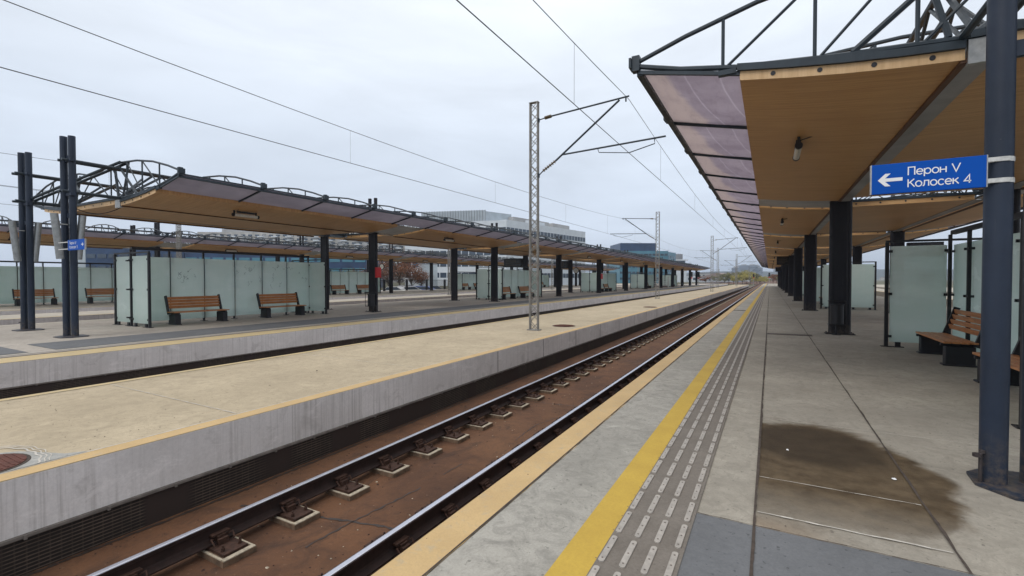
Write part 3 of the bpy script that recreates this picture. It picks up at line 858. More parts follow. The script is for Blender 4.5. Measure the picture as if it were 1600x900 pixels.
# ------------------------------------------------------------------ glass shelters
def make_shelter(nspan=6, ln=7.0):
    t = thing('glass_shelter', 'x', 'shelter', (0,0,0), 0, 'frosted glass shelters on the islands')
    sp = ln/nspan
    pm = MB(); pm.box(-.035, .035, -.035, .035, .0, 2.46); pm.box(-.10, .10, -.07, .07, .0, .015)
    corner = pm.mesh('post', M['black'])
    rm = MB(); rm.box(-.03, .03, -.03, .03, 0, 2.60); rm.box(-.09, .09, -.09, .09, 0, .015)
    for z in (.30, 1.25, 2.22): rm.box(-.022, .022, -.13, .13, z-.018, z+.018); rm.box(-.05, .05, -.13, -.10, z-.025, z+.025); rm.box(-.05, .05, .10, .13, z-.025, z+.025)
    row = rm.mesh('post', M['black'])
    xs = (-1.17, 1.17)
    for y in (0, ln):
        for x in xs: inst(corner, 'post', t, (x, y, 0))
    for k in range(nspan+1): inst(row, 'post', t, (-.045, k*sp, 0))
    gm = MB().box(.012, .026, .02, sp-.02, .12, 2.37).mesh('glass_pane', M['frost'])
    for k in range(nspan): inst(gm, 'glass_pane', t, (0, k*sp, 0))
    for (a, b) in ((-1.11, -.10), (.04, 1.12)):
        g1 = MB().box(a, b, -.007, .007, .12, 2.37)
        me = g1.mesh('glass_pane', M['frost'])
        for y in (0, ln): inst(me, 'glass_pane', t, (0, y + (.012 if y == 0 else -.012), 0))
    cm = MB()
    for y in (0, ln):
        for x in (-1.10, -.12, .06, 1.10):
            for z in (.25, 1.25, 2.25): cm.box(x-.03, x+.03, y-.03, y+.03, z-.03, z+.03)
        for x in (-.95, -.25, .25, .95): cm.box(x-.05, x+.05, y-.025, y+.025, .015, .12); cm.box(x-.11, x+.11, y-.06, y+.06, 0, .015)
    cm.build('clamp', M['black'], t)
    rl = MB(); rl.box(-.045, .045, 0, ln, 2.60, 2.69)
    for y in (0, ln): rl.box(-1.2, 1.2, y-.025, y+.025, 2.462, 2.51)
    rl.build('top_rail', M['black'], t)
    return t
sh0 = make_shelter(); first = True
SH = []
for cx, y0, n, who in ((3.60, 7.05, 5, 'right island'), (-19.0, 7.8, 5, 'left island'), (-39.9, 9.4, 4, 'farthest left island')):
    for k in range(n):
        lab = 'frosted green glass screen shelter, %s along the %s from the near end' % (ORD[k], who)
        loc = (cx, y0 + k*23.2, 0)
        if first: sh0.location = loc; sh0['label'] = lab; first = False
        else: dup(sh0, lab, loc)
        SH.append((cx, y0 + k*23.2, k, who))
t = thing('framed_panel', 'black framed glass panel just right of the nearest right column', 'glass panel', (2.335, 6.93, 0))
for a, b, c, d in ((0, .05, .02, 2.5), (1.15, 1.20, .02, 2.5), (.05, 1.15, .02, .10), (.05, 1.15, 2.42, 2.5)):
    MB().box(a, b, -.03, .03, c, d).build('frame_bar', M['black'], t)
MB().box(.05, 1.15, -.006, .006, .10, 2.42).build('glass_pane', M['frost'], t)
# scribbles on the first left shelter glass
sh = [o for o in COL.objects if o.name.startswith('glass_shelter') and o.get('label', '').startswith('frosted green glass screen shelter, first along the left')][0]
rs = random.Random(11); mb = MB()
for (yc, zc, w, h, n) in ((1.75, 1.85, .34, .26, 7), (1.75, 1.6, .3, .14, 5), (4.0, 1.95, .5, .2, 9), (4.35, 1.55, .3, .10, 5), (5.1, 1.75, .14, .2, 2), (5.25, 1.35, .25, .25, 4), (5.6, 2.1, .6, .12, 9), (6.6, 1.7, .3, .35, 4)):
    for _ in range(n):
        y = yc + rs.uniform(-w, w); z = zc + rs.uniform(-h, h)/2; pts = [(.0285, y, z)]
        for _ in range(4): y += rs.uniform(-.07, .07); z += rs.uniform(-.08, .08); pts.append((.0285, y, z))
        for a, b in zip(pts, pts[1:]):
            if (Vector(a)-Vector(b)).length > .01: mb.bar(a, b, .007, .002, up=(1, 0, 0))
tag(mb.build('scribble', M['scrib'], sh), kind='stuff')
# benches
def make_bench():
    t = thing('bench', 'x', 'bench', (0,0,0), 0, 'wooden benches in front of the glass shelters')
    # seat faces +x ; length along y
    L = 1.9
    mb = MB()
    for k in range(4): x = .25 - .125*k; mb.box(x-.056, x+.056, -L/2, L/2, .415, .45)
    bevel(mb.build('seat', M['bench'], t), .006)
    mb = MB()
    for k in range(4):
        z = .60 + .105*k; x = -.245 - .028*k
        b = len(mb.v); mb.bar((x, -L/2+.06, z), (x, L/2-.06, z), .032, .094, up=(.26, 0, 1))
    bevel(mb.build('backrest', M['bench'], t), .006)
    for y in (-L/2+.14, L/2-.14):
        mb = MB(); mb.box(-.16, .26, y-.09, y+.09, 0, .36); mb.box(-.20, .30, y-.10, y+.10, .0, .03)
        mb.box(-.22, .32, y-.035, y+.035, .36, .413)
        bevel(mb.build('leg', M['black'], t), .01)
        yy = y + (-.10 if y < 0 else .10)
        mb = MB(); mb.bar((-.16, yy, .36), (-.365, yy, 1.0), .05, .10, up=(1, 0, 0))
        mb.build('back_support', M['black'], t)
    return t
b0 = make_bench(); first = True
bd = []
for cx, y0, k, who in SH:
    sg = -1 if cx > 0 else 1
    for j, off in enumerate((1.95, 5.25) if cx > 0 else (1.8, 5.2)):
        if cx > 0: x = cx - .48
        else: x = cx + .62
        side = ('nearer', 'farther')[j]
        lab = '%s wooden slat bench at the %s glass shelter of the %s' % (side, ORD[k], who)
        loc = (x, y0 + off + (.05 if cx > 0 else .0), 0)
        if first: b0.location = loc; b0.rotation_euler.z = R(180) if sg < 0 else 0; b0['label'] = lab; first = False
        else: dup(b0, lab, loc, R(180) if sg < 0 else 0)

# ------------------------------------------------------------------ signs
def ell(cx, cz, rx, rz, a0, a1, n=22):
    return [(cx+rx*math.cos(R(a0+(a1-a0)*k/n)), cz+rz*math.sin(R(a0+(a1-a0)*k/n))) for k in range(n+1)]
GL = {   # advance, strokes (cap height .72, x height .52)
 'П': (.66, [[(.04,0),(.04,.72),(.54,.72),(.54,0)]]),
 'К': (.60, [[(.04,0),(.04,.72)], [(.52,.72),(.07,.34)], [(.20,.43),(.55,0)]]),
 'V': (.66, [[(.0,.72),(.30,0),(.60,.72)]]),
 'I': (.20, [[(.06,0),(.06,.72)]]),
 'е': (.58, [ell(.27,.26,.235,.245,2,318), [(.04,.262),(.50,.262)]]),
 'р': (.60, [[(.04,-.2),(.04,.52)], ell(.285,.26,.235,.245,0,360)]),
 'о': (.60, [ell(.28,.26,.24,.245,0,360)]),
 'н': (.56, [[(.04,0),(.04,.52)], [(.46,0),(.46,.52)], [(.04,.27),(.46,.27)]]),
 'л': (.56, [[(.0,.03),(.07,.05),(.12,.16),(.14,.50),(.46,.50),(.46,0)]]),
 'с': (.54, [ell(.27,.26,.235,.245,42,318)]),
 'к': (.50, [[(.04,0),(.04,.52)], [(.42,.52),(.07,.25)], [(.17,.32),(.45,0)]]),
 '4': (.60, [[(.40,0),(.40,.72),(.02,.19),(.54,.19)]]),
 '5': (.56, [[(.46,.70),(.12,.70),(.08,.40)] + ell(.25,.24,.22,.24,110,-130,16)]),
 '7': (.54, [[(.03,.70),(.50,.70),(.18,0)]]),
 ' ': (.34, [])}
def ribbon(mb, pts, w, y):
    pts = [Vector(p) for p in pts]; n = len(pts); closed = (pts[0]-pts[-1]).length < 1e-4
    L_, R_ = [], []
    for i, p in enumerate(pts):
        a = pts[i-1] if i else (pts[-2] if closed else None); b = pts[i+1] if i < n-1 else (pts[1] if closed else None)
        d1 = (p-a).normalized() if a is not None else None; d2 = (b-p).normalized() if b is not None else None
        d1 = d1 or d2; d2 = d2 or d1
        n1 = Vector((-d1.y, d1.x)); n2 = Vector((-d2.y, d2.x)); m = (n1+n2)
        m = m.normalized() if m.length > 1e-6 else n1
        k = min(2.2, 1/max(.3, m.dot(n1))); L_.append(p+m*w/2*k); R_.append(p-m*w/2*k)
    for i in range(n-1):
        mb.poly([(L_[i].x, y, L_[i].y), (R_[i].x, y, R_[i].y), (R_[i+1].x, y, R_[i+1].y), (L_[i+1].x, y, L_[i+1].y)])
def text_obj(txt, size, mat, parent, loc, width):
    "flat printed lettering on a sign face: each letter is built from strokes"
    tot = sum(GL[c][0] for c in txt); kx = width/tot; kz = size/.72; x = 0
    for c in txt:
        adv, st = GL[c]
        if st:
            mb = MB()
            for i, q in enumerate(st): ribbon(mb, [(a*kx, b*kz) for a, b in q], size*.125, -.0006*i)
            mb.build('letter', mat, parent, loc=(loc[0]+x, loc[1], loc[2]), fix=False)
        x += adv*kx
def arrow(mb, cx, cz, w, left=True, y=-.0185):
    s = -1 if left else 1
    # stylised arrow: shaft and two slanted barbs
    P = [(.5, 0), (.20, .32), (-.02, .32), (.20, .085), (-.5, .085), (-.5, -.085), (.20, -.085), (-.02, -.32), (.20, -.32)]
    P = [(s*a*w, b*w) for a, b in P]
    b = len(mb.v); n = len(P)
    mb.v += [(cx+a, y, cz+c) for a, c in P] + [(cx+a, y+.002, cz+c) for a, c in P]
    quads = [[0,1,2,3], [0,3,6], [3,4,5,6], [0,6,7,8]]
    for q in quads: mb.f.append([b+i for i in q]); mb.f.append([b+n+i for i in q][::-1])
def platform_sign(label, loc, wd, ht, lines, left, col_x):
    t = thing('direction_sign', label, 'sign', loc)
    bevel(MB().box(0, wd, -.016, .016, 0, ht).build('panel', M['blue'], t), .003)
    for xa, xb in ((-.003, .004), (wd-.004, wd+.003)): MB().box(xa, xb, -.0175, .0175, 0, ht).build('edge_profile', M['galv'], t)
    a = MB()
    if left: arrow(a, .125*wd/.71, ht*.46, .165*ht/.25, True)
    else: arrow(a, wd-.13, ht*.5, .13, False)
    a.build('arrow', M['white'], t)
    for i, (txt, w) in enumerate(lines):
        x = wd*.335 if left else wd*.10
        text_obj(txt, ht*.26, M['white'], t, (x, -.0175, ht*(.565 if i == 0 else .17)), w)
    return t
sg = platform_sign('blue sign with white arrow and two text lines strapped to the nearest right column', (.735, 4.93, 2.305), .715, .245, (('Перон V', .325), ('Колосек 4', .39)), True, 1.6)
for z in (.045, .205):
    mb = MB(); mb.box(.718, .84, -.02, -.005, z-.016, z+.016)
    for k in range(16):
        a0 = 2*math.pi*k/16; a1 = 2*math.pi*(k+1)/16
        cx_, cy_ = 1.54-.735, .07; r_ = .087
        p = [(cx_ + r_*math.cos(a), cy_ + r_*math.sin(a)) for a in (a0, a1)]
        mb.poly([(p[0][0], p[0][1], z-.018), (p[1][0], p[1][1], z-.018), (p[1][0], p[1][1], z+.018), (p[0][0], p[0][1], z+.018)])
    # strap position is corrected below to ring the column tube
    o = mb.build('strap', M['strap'], sg, fix=False)
platform_sign('small blue sign with right arrow strapped to the nearer left end column', (-16.15, 5.25, 2.35), 1.0, .27, (('Перон IV', .42), ('Колосек 5', .5)), False, 0)
for z in (.04, .22):
    MB().box(-.62, 0, -.012, .012, z-.012, z+.012).build('strap', M['strap'], [o for o in COL.objects if o.name == 'direction_sign.001'][0])
platform_sign('small blue sign with arrow at far left behind the outer end column', (-37.3, 5.25+3.2, 2.5), .95, .3, (('Перон III', .42), ('Колосек 7', .5)), False, 0)

def box_label(mb_name, label, cat, x0, x1, y0, y1, z0, z1, mat, lines=True):
    t = thing(mb_name, label, cat, ((x0+x1)/2, y0, z0)); w = (x1-x0)/2; h = z1-z0; d = y1-y0
    bevel(MB().box(-w, w, 0, d, 0, h).build('case', mat, t), .01)
    MB().box(-w*.88, w*.88, -.006, -.001, h*.1, h*.9).build('screen', M['screen'], t)
    if lines:
        mb = MB()
        for k in range(4): mb.box(-w*.8, w*random.uniform(.1, .75), -.009, -.0065, h*(.78-.19*k), h*(.82-.19*k))
        mb.build('text_rows', plain_amber, t)
    return t
plain_amber = plain('dim amber rows', (.10, .075, .04), .6)
# departure boards
box_label('departure_board', 'black departure board hung beside a right island column', 'display board', .55, 1.62, 51.3, 51.6, 2.95, 3.75, M['black'])
box_label('departure_board', 'blue framed board hung farther along the right island columns', 'display board', .75, 1.6, 86.1, 86.4, 2.75, 3.5, M['bld_blue'], False)
box_label('departure_board', 'black departure board beside the fourth left island column', 'display board', -22.9, -20.9, 40.1, 40.4, 2.75, 3.6, M['black'])
box_label('departure_board', 'black departure board by the fifth left island column', 'display board', -22.4, -20.85, 51.7, 52.0, 2.85, 3.75, M['black'])
box_label('departure_board', 'dark display box hung behind the second right island shelter', 'display board', 5.62, 6.9, 28.1, 28.4, 2.65, 3.3, M['black'], False)
# clocks
def clock(label, loc):
    t = thing('platform_clock', label, 'clock', loc, 0)
    mb = MB(); mb.tube([(0, -.06, 0), (0, .06, 0)], .33, 28); mb.box(-.03, .03, -.03, .03, .3, .8); mb.build('case', M['black'], t, True)
    MB().tube([(0, -.068, 0), (0, -.061, 0)], .28, 28).build('face', M['lampglass'], t)
    mb = MB(); mb.bar((0, -.072, 0), (.0, -.072, .2), .02, .004, up=(0,1,0)); mb.bar((0, -.072, 0), (.13, -.072, .05), .025, .004, up=(0,1,0)); mb.build('hands', M['black'], t)
clock('round clock hanging by a column of the farthest left canopy', (-40.1, 41.3, 3.05))
clock('round clock hanging between left island columns near the middle mast', (-19.9, 51.9, 2.6))

# red boxes and bins
def redbox(label, loc, w=.26, h=.46):
    t = thing('red_box', label, 'box', loc, 0, 'red boxes on the left island columns')
    bevel(MB().box(-.06, .0, -w/2, w/2, -h/2, h/2).build('case', M['red'], t), .008)
    MB().box(.0, .004, -w*.35, w*.35, -h*.08, h*.08).build('plate', M['strap'], t) if False else None
    MB().box(.001, .012, -w*.42, w*.42, -h*.44, h*.42).build('door', M['red'], t)
redbox('red box on the second column of the left island', (-16.74, 17.0, 1.92), .36, .5)
redbox('tiny red box on a distant left island column', (-16.72, 51.8, 1.9), .6, .6)
def bin_(label, loc, rz=0):
    t = thing('litter_bin', label, 'litter bin', loc, rz, 'litter bins at columns')
    mb = MB(); mb.tube([(0, 0, .32), (0, 0, .86)], .165, 24); o = mb.build('bucket', M['black'], t, True)
    mb = MB(); 
    for z in (.30, .97):
        mb.tube([(-.2, -.18, z), (-.2, .18, z)], .012, 6); mb.tube([(.2, -.18, z), (.2, .18, z)], .012, 6); mb.tube([(-.2, -.18, z), (.2, -.18, z)], .012, 6); mb.tube([(-.2, .18, z), (.2, .18, z)], .012, 6)
    for a in (-.2, .2): mb.tube([(a, -.18, .30), (a, -.18, .97)], .012, 6)
    mb.tube([(0, .12, 0), (0, .12, .3)], .03, 8); mb.box(-.1, .1, .02, .22, 0, .012)
    mb.build('frame', M['bolt'] if False else M['black'], t, True)
    mb = MB(); mb.tube([(0, 0, .86), (0, 0, .885)], .18, 24); mb.build('rim', M['black'], t, True)
bin_('black litter bin in front of the second right column', (1.68, 16.18, 0))
bin_('black litter bin at the second left island column with the red box', (-16.78, 16.55, 0), 0)
box_label('yellow_notice', 'small yellow topped blue framed panel beyond the right island', 'notice board', 12.9, 14.0, 60, 60.2, .7, 2.4, M['bld_blue'], False)

# ------------------------------------------------------------------ overhead line masts
def make_mast():
    t = thing('catenary_mast', 'x', 'mast', (0,0,0), 0, 'lattice masts on the middle platforms')
    H_, w = 7.05, .135
    mb = MB()
    for a in (-w, w):
        for b in (-.06, .06): mb.bar((a, b, 0), (a*.96, b, H_), .022 if b > 0 else .022, .022)
        mb.box(a-.035, a+.035, -.072, -.066, 0, H_) if False else None
    for a in (-w, w): mb.box(a-.028, a+.028, -.012, .012, 0, H_)
    n = 26
    for b in (-.06, .06):
        for k in range(n):
            z0, z1 = H_*k/n, H_*(k+1)/n
            s = 1 if k % 2 else -1
            mb.bar((-w*s, b, z0), (w*s, b, z1), .020, .008, up=(0,1,0))
            mb.bar((w*s, b, z0), (-w*s, b, z1), .020, .008, up=(0,1,0)) if b > 0 else None
    mb.box(-w-.02, w+.02, -.07, .07, H_, H_+.02); mb.box(-.2, .2, -.12, .12, 0, .03)
    mb.build('lattice_post', M['mast'], t)
    # arms reach +x, tips 2.95 m away
    mb = MB()
    mb.tube([(.16, 0, 6.50), (.36, 0, 6.53)], .018, 8); mb.tube([(.55, 0, 6.55), (2.95, 0, 6.72)], .026, 8)
    mb.tube([(.16, 0, 4.80), (.30, 0, 4.92)], .018, 8); mb.tube([(.72, 0, 5.18), (2.68, 0, 6.66)], .030, 8)
    mb.tube([(.95, 0, 5.34), (3.95, 0, 5.46)], .026, 8)
    mb.tube([(2.05, 0, 5.36), (2.08, 0, 5.26), (2.95, 0, 5.14)], .012, 6); mb.tube([(3.65, 0, 5.44), (3.66, 0, 5.30), (2.95, 0, 5.14)], .014, 6)
    mb.tube([(2.86, 0, 6.70), (2.86, 0, 6.58)], .022, 6)
    mb.box(.13, .17, -.05, .05, 6.44, 6.56); mb.box(.13, .17, -.05, .05, 4.74, 4.86)
    mb.build('cantilever', M['truss'], t, True)
    for (p, q) in (((.36, 0, 6.53), (.58, 0, 6.555)), ((.30, 0, 4.92), (.72, 0, 5.18))):
        p = Vector(p); q = Vector(q); mb = MB(); mb.tube([p, q], .022, 8)
        for k in range(6): c = p.lerp(q, (k+.5)/6); d = (q-p).normalized()*.012; mb.tube([c-d, c+d], .052, 12)
        mb.build('insulator', M['insul'], t, True)
    return t
m0 = make_mast()
masts = [(-6.45, 13.2, 0, 'nearest tall lattice mast with cantilever arm over the near track'),
         (-8.05, 39.4, 180, 'second lattice mast whose arm reaches left over the hidden track'),
         (-6.45, 64.5, 0, 'third lattice mast on the beige platform with arm to the right'),
         (-8.05, 90, 180, 'fourth lattice mast on the beige platform, arm to the left'),
         (-6.45, 115, 0, 'fifth lattice mast on the beige platform, arm to the right'),
         (-8.05, 141, 180, 'last lattice mast near the end of the beige platform'),
         (-28.3, 13.8, 0, 'lattice mast behind the first left shelter, between left island and farthest island'),
         (-28.3, 38.5, 180, 'lattice mast seen under the left canopy beside the third column'),
         (-28.3, 64, 0, 'distant lattice mast between the two left islands'),
         (-28.3, 90, 180, 'farther lattice mast between the two left islands'),
         (-28.3, 116, 0, 'last lattice mast between the two left islands'),
         (14.3, 26, 180, 'lattice mast on the platform beyond the right island'),
         (-6.6, 190, 0, 'lattice mast beside the tracks past the platform ends'),
         (-12.5, 215, 180, 'faint lattice mast past the platform ends, left of the near track'),
         (-6.6, 245, 0, 'very distant lattice mast along the near track'),
         (-27, 170, 0, 'lattice mast past the end of the left islands'),
         (-20, 230, 180, 'very distant lattice mast left of the tracks')]
for i, (x, y, a, lab) in enumerate(masts):
    if i == 0: m0.location = (x, y, 0); m0['label'] = lab
    else:
        c = dup(m0, lab, (x, y, 0 if y < 150 else -.9), R(a))
# wires
def wire(label, supports, droppers, name='overhead_wire'):
    "supports: (y, x, z_contact, z_messenger)"
    t = thing(name, label, 'wire', (0, 0, 0), 0, 'overhead wires')
    con, mes = [], []; dr = MB()
    for a, b in zip(supports, supports[1:]):
        n = 16; sag = a[4]
        for k in range(n + (1 if b is supports[-1] else 0)):
            u = k/n; y = a[0]+(b[0]-a[0])*u; x = a[1]+(b[1]-a[1])*u
            con.append((x, y, a[2]+(b[2]-a[2])*u)); mes.append((x, y, a[3]+(b[3]-a[3])*u - 4*sag*u*(1-u)))
        nd = 6
        for k in range(nd):
            u = (k+.5)/nd; y = a[0]+(b[0]-a[0])*u; x = a[1]+(b[1]-a[1])*u
            dr.tube([(x, y, a[2]+(b[2]-a[2])*u), (x, y, a[3]+(b[3]-a[3])*u - 4*sag*u*(1-u))], .0035, 4)
    MB().tube(con, .0085, 6).build('contact_wire', M['cable'], t); MB().tube(mes, .0080, 6).build('messenger_wire', M['cable'], t); dr.build('dropper', M['cable'], t)
    return t
wire('pair of wires over the near track running to the vanishing point', [(-37, -3.6, 5.14, 6.62, .85), (13.2, -3.5, 5.14, 6.62, .85), (64.5, -3.3, 5.14, 6.62, .85), (115, -3.6, 5.14, 6.62, .8), (190, -3.5, 4.9, 6.2, .8), (400, -3.5, 4.9, 6.2, .8)], 1)
wire('pair of wires over the hidden track left of the beige platform', [(-11, -10.95, 5.0, 6.70, .72), (39.4, -10.95, 5.1, 6.70, .72), (90, -11.1, 5.1, 6.70, .8), (141, -10.9, 5.1, 6.7, .8), (400, -10.9, 4.9, 6.3, .8)], 1)
wire('faint wires above the track behind the left island', [(-37, -25, 5.1, 6.60, .6), (13.8, -25.2, 5.1, 6.6, .6), (64, -25.3, 5.1, 6.6, .7), (116, -25, 5.1, 6.6, .7), (170, -25, 5, 6.5, .7)], 1)
wire('faint wires above the track before the farthest island', [(-12, -31.4, 5.1, 6.6, .7), (38.5, -31.4, 5.1, 6.6, .7), (90, -31.4, 5.1, 6.6, .7), (150, -31.4, 5.1, 6.6, .7)], 1)

# railway signals beyond the platform ends
def signal(label, x, y, h, sc=1.0):
    t = thing('railway_signal', label, 'signal', (x, y, -.9), 0, 'railway signals past the platforms')
    MB().cyl((0, 0), .07, 0, h-.9, 10).build('post', M['galv'], t, True)
    mb = MB(); mb.box(-.28, .28, -.12, .06, h-1.3, h+.1); bevel(mb.build('head', M['black'], t), .05)
    mb = MB()
    for k in range(3): mb.tube([(0, -.22, h-.15-k*.42), (0, -.12, h-.15-k*.42)], .12, 12)
    mb.build('lens_hood', M['black'], t, True)
    MB().box(-.22, .22, -.10, .05, h-1.75, h-1.4).build('marker_plate', M['red'], t)
signal('dark railway signal with red plate right beyond the right platform end', -.2, 196, 4.7)
signal('railway signal standing over the scrub left of the track', -5.8, 215, 4.6)
signal('railway signal beside the third lattice mast of the beige platform', -16.2, 130, 4.3)
signal('railway signal just past the end of the left canopy', -19.0, 138, 4.4)

# stair railings on the far islands
def stair_rail(label, x, y, w):
    t = thing('stair_railing', label, 'railing', (x, y, 0))
    mb = MB()
    for z in (.45, .75, 1.05): mb.box(0, w, -.03, .03, z-.05, z+.05)
    mb.build('rail_bars', M['white'], t)
    for a in (0, w): MB().box(a-.09, a+.09, -.09, .09, 0, 2.1 if a else 1.1).build('post', M['strap'], t)
    MB().box(.1, w-.1, .1, .3, 0, .35).build('kerb', M['rooftile'], t)
stair_rail('white stair railing near the far end of the left island', -20.2, 93, 3.2)
stair_rail('white stair railing on the farthest island between its columns', -41.5, 66, 4.2)

# fence on the far edge of farthest island
t = thing('metal_fence', 'dark metal fence with posts behind the farthest left island', 'fence', (-44.8, 0, 0))
for k in range(14):
    MB().box(-.12, .12, 20+k*2.2*2, 20.22+k*4.4, 0, 1.55).build('post', M['black'], t)
mb = MB(); y = 20
while y < 78: mb.box(-.012, .012, y, y+.024, .1, 1.45); y += .16
mb.box(-.02, .02, 20, 78, 1.43, 1.48); mb.box(-.02, .02, 20, 78, .1, .14); mb.build('railing', M['black'], t)

# ------------------------------------------------------------------ buildings
def facade(parent, P, Q, z0, z1, rows, cols, fw, fh, mat, frame=None, name='window', depth=.12, z_first=None, maxn=100, skip=0):
    "windows as boxes set into / on the line P-Q, one mesh each up to maxn, the rest one stuff mesh"
    P = Vector((*P, 0)); Q = Vector((*Q, 0)); d = (Q-P); Lw = d.length; d.normalize(); nrm = Vector((d.y, -d.x, 0))
    ch = (z1-z0)/rows; cw = Lw/cols; rest = MB(); n = 0
    for r in range(rows)[::-1]:
        for c in range(cols):
            a = P + d*(cw*(c+.5-fw/2)); b = P + d*(cw*(c+.5+fw/2)); za = z0+ch*(r+.5-fh/2); zb = za+ch*fh
            mb = MB() if n < maxn else rest
            k = len(mb.v); o1 = nrm*depth; o0 = -nrm*.05
            for z in (za, zb):
                for p in (a+o0, b+o0, b+o1, a+o1): mb.v.append((p.x, p.y, z))
            mb.f += [[k+i for i in q] for q in ((0,3,2,1),(4,5,6,7),(0,1,5,4),(1,2,6,5),(2,3,7,6),(3,0,4,7))]
            if n < maxn: mb.build(name, mat, parent)
            n += 1
    if rest.v: tag(rest.build(name, mat, parent), kind='stuff')
def block(t, P, Q, depth, z0, z1, mat, name='wall'):
    P = Vector(P); Q = Vector(Q); d = (Q-P).normalized(); nrm = Vector((-d.y, d.x))*depth
    return MB().slab([tuple(P), tuple(Q), tuple(Q+nrm), tuple(P+nrm)], z0, z1).build(name, mat, t)
# white banded office building
t = thing('office_building', 'white office building with dark window bands rising above the left canopy', 'building', (0,0,-1))
A1, A2, A0 = (-84, 149), (-74.5, 206), (-122, 148)
block(t, A1, A2, 24, 0, 24.2, M['bld_white'])
block(t, (-124, 140), A1, 24, 0, 24.0, M['bld_white'])
facade(t, A1, A2, 2, 22.6, 5, 24, .86, .46, M['bld_glass'], name='window', maxn=50, depth=.05)
facade(t, (-124, 140), A1, 2, 22.6, 5, 14, .86, .46, M['bld_glass'], name='window', maxn=50, depth=.05)
block(t, (-116, 140.5), (-92, 147.5), .4, 24.0, 28.0, M['bld_pale'], 'roof_screen')
block(t, (-92, 147.5), (-88, 160), .4, 24.0, 27.6, M['bld_pale'], 'roof_screen')
mb = MB()
for k in range(25):
    u = k/24; mb.bar((-116+24*u, 140.3+7*u, 24), (-116+24*u, 140.3+7*u, 28.1), .12, .12)
mb.build('screen_frame', M['roofgrey'], t)
block(t, (-86, 158), (-82, 182), 8, 24.2, 26.4, M['bld_grey'], 'roof_house')
block(t, (-82, 186), (-80, 200), 7, 24.2, 26.6, M['bld_grey'], 'roof_house')
block(t, (-83.2, 165), (-81.2, 176), 5, 24.2, 25.6, M['bld_white'], 'roof_house')
mb = MB()
for (x, y) in ((-85, 170), (-86, 178)): mb.tube([(x, y, 24), (x, y, 29.5)], .08, 6)
mb.build('antenna', M['roofgrey'], t)
# panel apartment blocks
t = thing('apartment_block', 'long grey panel apartment block with many balconies seen under the left canopy', 'building', (0,0,-1))
Pa, Qa = (-372, 194), (-226, 285)
block(t, Pa, Qa, 16, 0, 37.5, M['bld_concrete'])
facade(t, Pa, Qa, 1, 36.5, 13, 34, .55, .45, M['bld_glass'], maxn=100, depth=.25)
facade(t, (Pa[0]+.5, Pa[1]), (Qa[0]+.5, Qa[1]), 0, 35.5, 13, 17, .42, .30, M['bld_white'], name='balcony', depth=1.6, maxn=100)
facade(t, (Pa[0]+3, Pa[1]+2), (Qa[0]-4, Qa[1]-2), 0, 35.5, 13, 9, .22, .85, M['bld_grey'], name='bay_panel', depth=.7, maxn=60)
block(t, (-360, 205), (-300, 242), 8, 37.5, 40, M['bld_grey'], 'roof_house')
t = thing('apartment_block', 'lower pale end wall of a block between the left canopies', 'building', (0,0,-1))
block(t, (-77, 92), (-73.5, 95), 10, 0, 6.2, M['bld_pale']); block(t, (-77, 92), (-73.5, 95), 10, 6.2, 6.5, M['roofgrey'], 'roof')
# dark blue building
t = thing('depot_building', 'dark blue building with a light end wall behind the left end columns', 'building', (0,0,-1))
block(t, (-153, 53), (-133, 66), 30, 0, 10.6, M['bld_blue']); block(t, (-158, 50), (-153.05, 53), 30, 0, 10.4, M['bld_pale'], 'end_wall')
facade(t, (-153, 53), (-133, 66), 1, 10, 3, 9, .8, .35, M['bld_glass'], depth=.1)
block(t, (-133, 66.2), (-95, 92), 26, 0, 9.3, M['bld_blue'])
facade(t, (-133, 66.2), (-95, 92), 1, 9, 3, 14, .8, .4, M['bld_teal'], depth=.1, maxn=30)
# teal office
t = thing('office_building', 'teal and dark blue stepped building behind the middle of the left canopy', 'building', (0,0,-1))
block(t, (-84, 296), (-57, 311), 40, 0, 20.5, M['bld_teal']); block(t, (-84, 297), (-64, 309), 26, 20.5, 25.6, M['bld_blue'], 'upper_storey')
block(t, (-57, 311), (-55.5, 330), 20, 0, 20.0, M['bld_teal'], 'side_wing')
facade(t, (-84, 296), (-57, 311), 1, 20, 5, 12, .8, .35, M['bld_glass'], depth=.1, maxn=60)
facade(t, (-57, 311), (-55.5, 330), 1, 19, 4, 5, .4, .4, M['bld_glass'], depth=.1, maxn=40)
t = thing('office_building', 'pale stepped building with dark floors just right of the teal one', 'building', (0,0,-1))
block(t, (-74, 408), (-61, 414), 30, 0, 14, M['bld_white']); block(t, (-74, 409), (-62, 413.5), 25, 14, 18, M['bld_glass'], 'dark_floor'); block(t, (-75, 407), (-60, 415), 28, 18, 19, M['bld_white'], 'floor_edge'); block(t, (-73, 409), (-64, 413), 22, 19, 23.5, M['roofgrey'], 'roof_house')

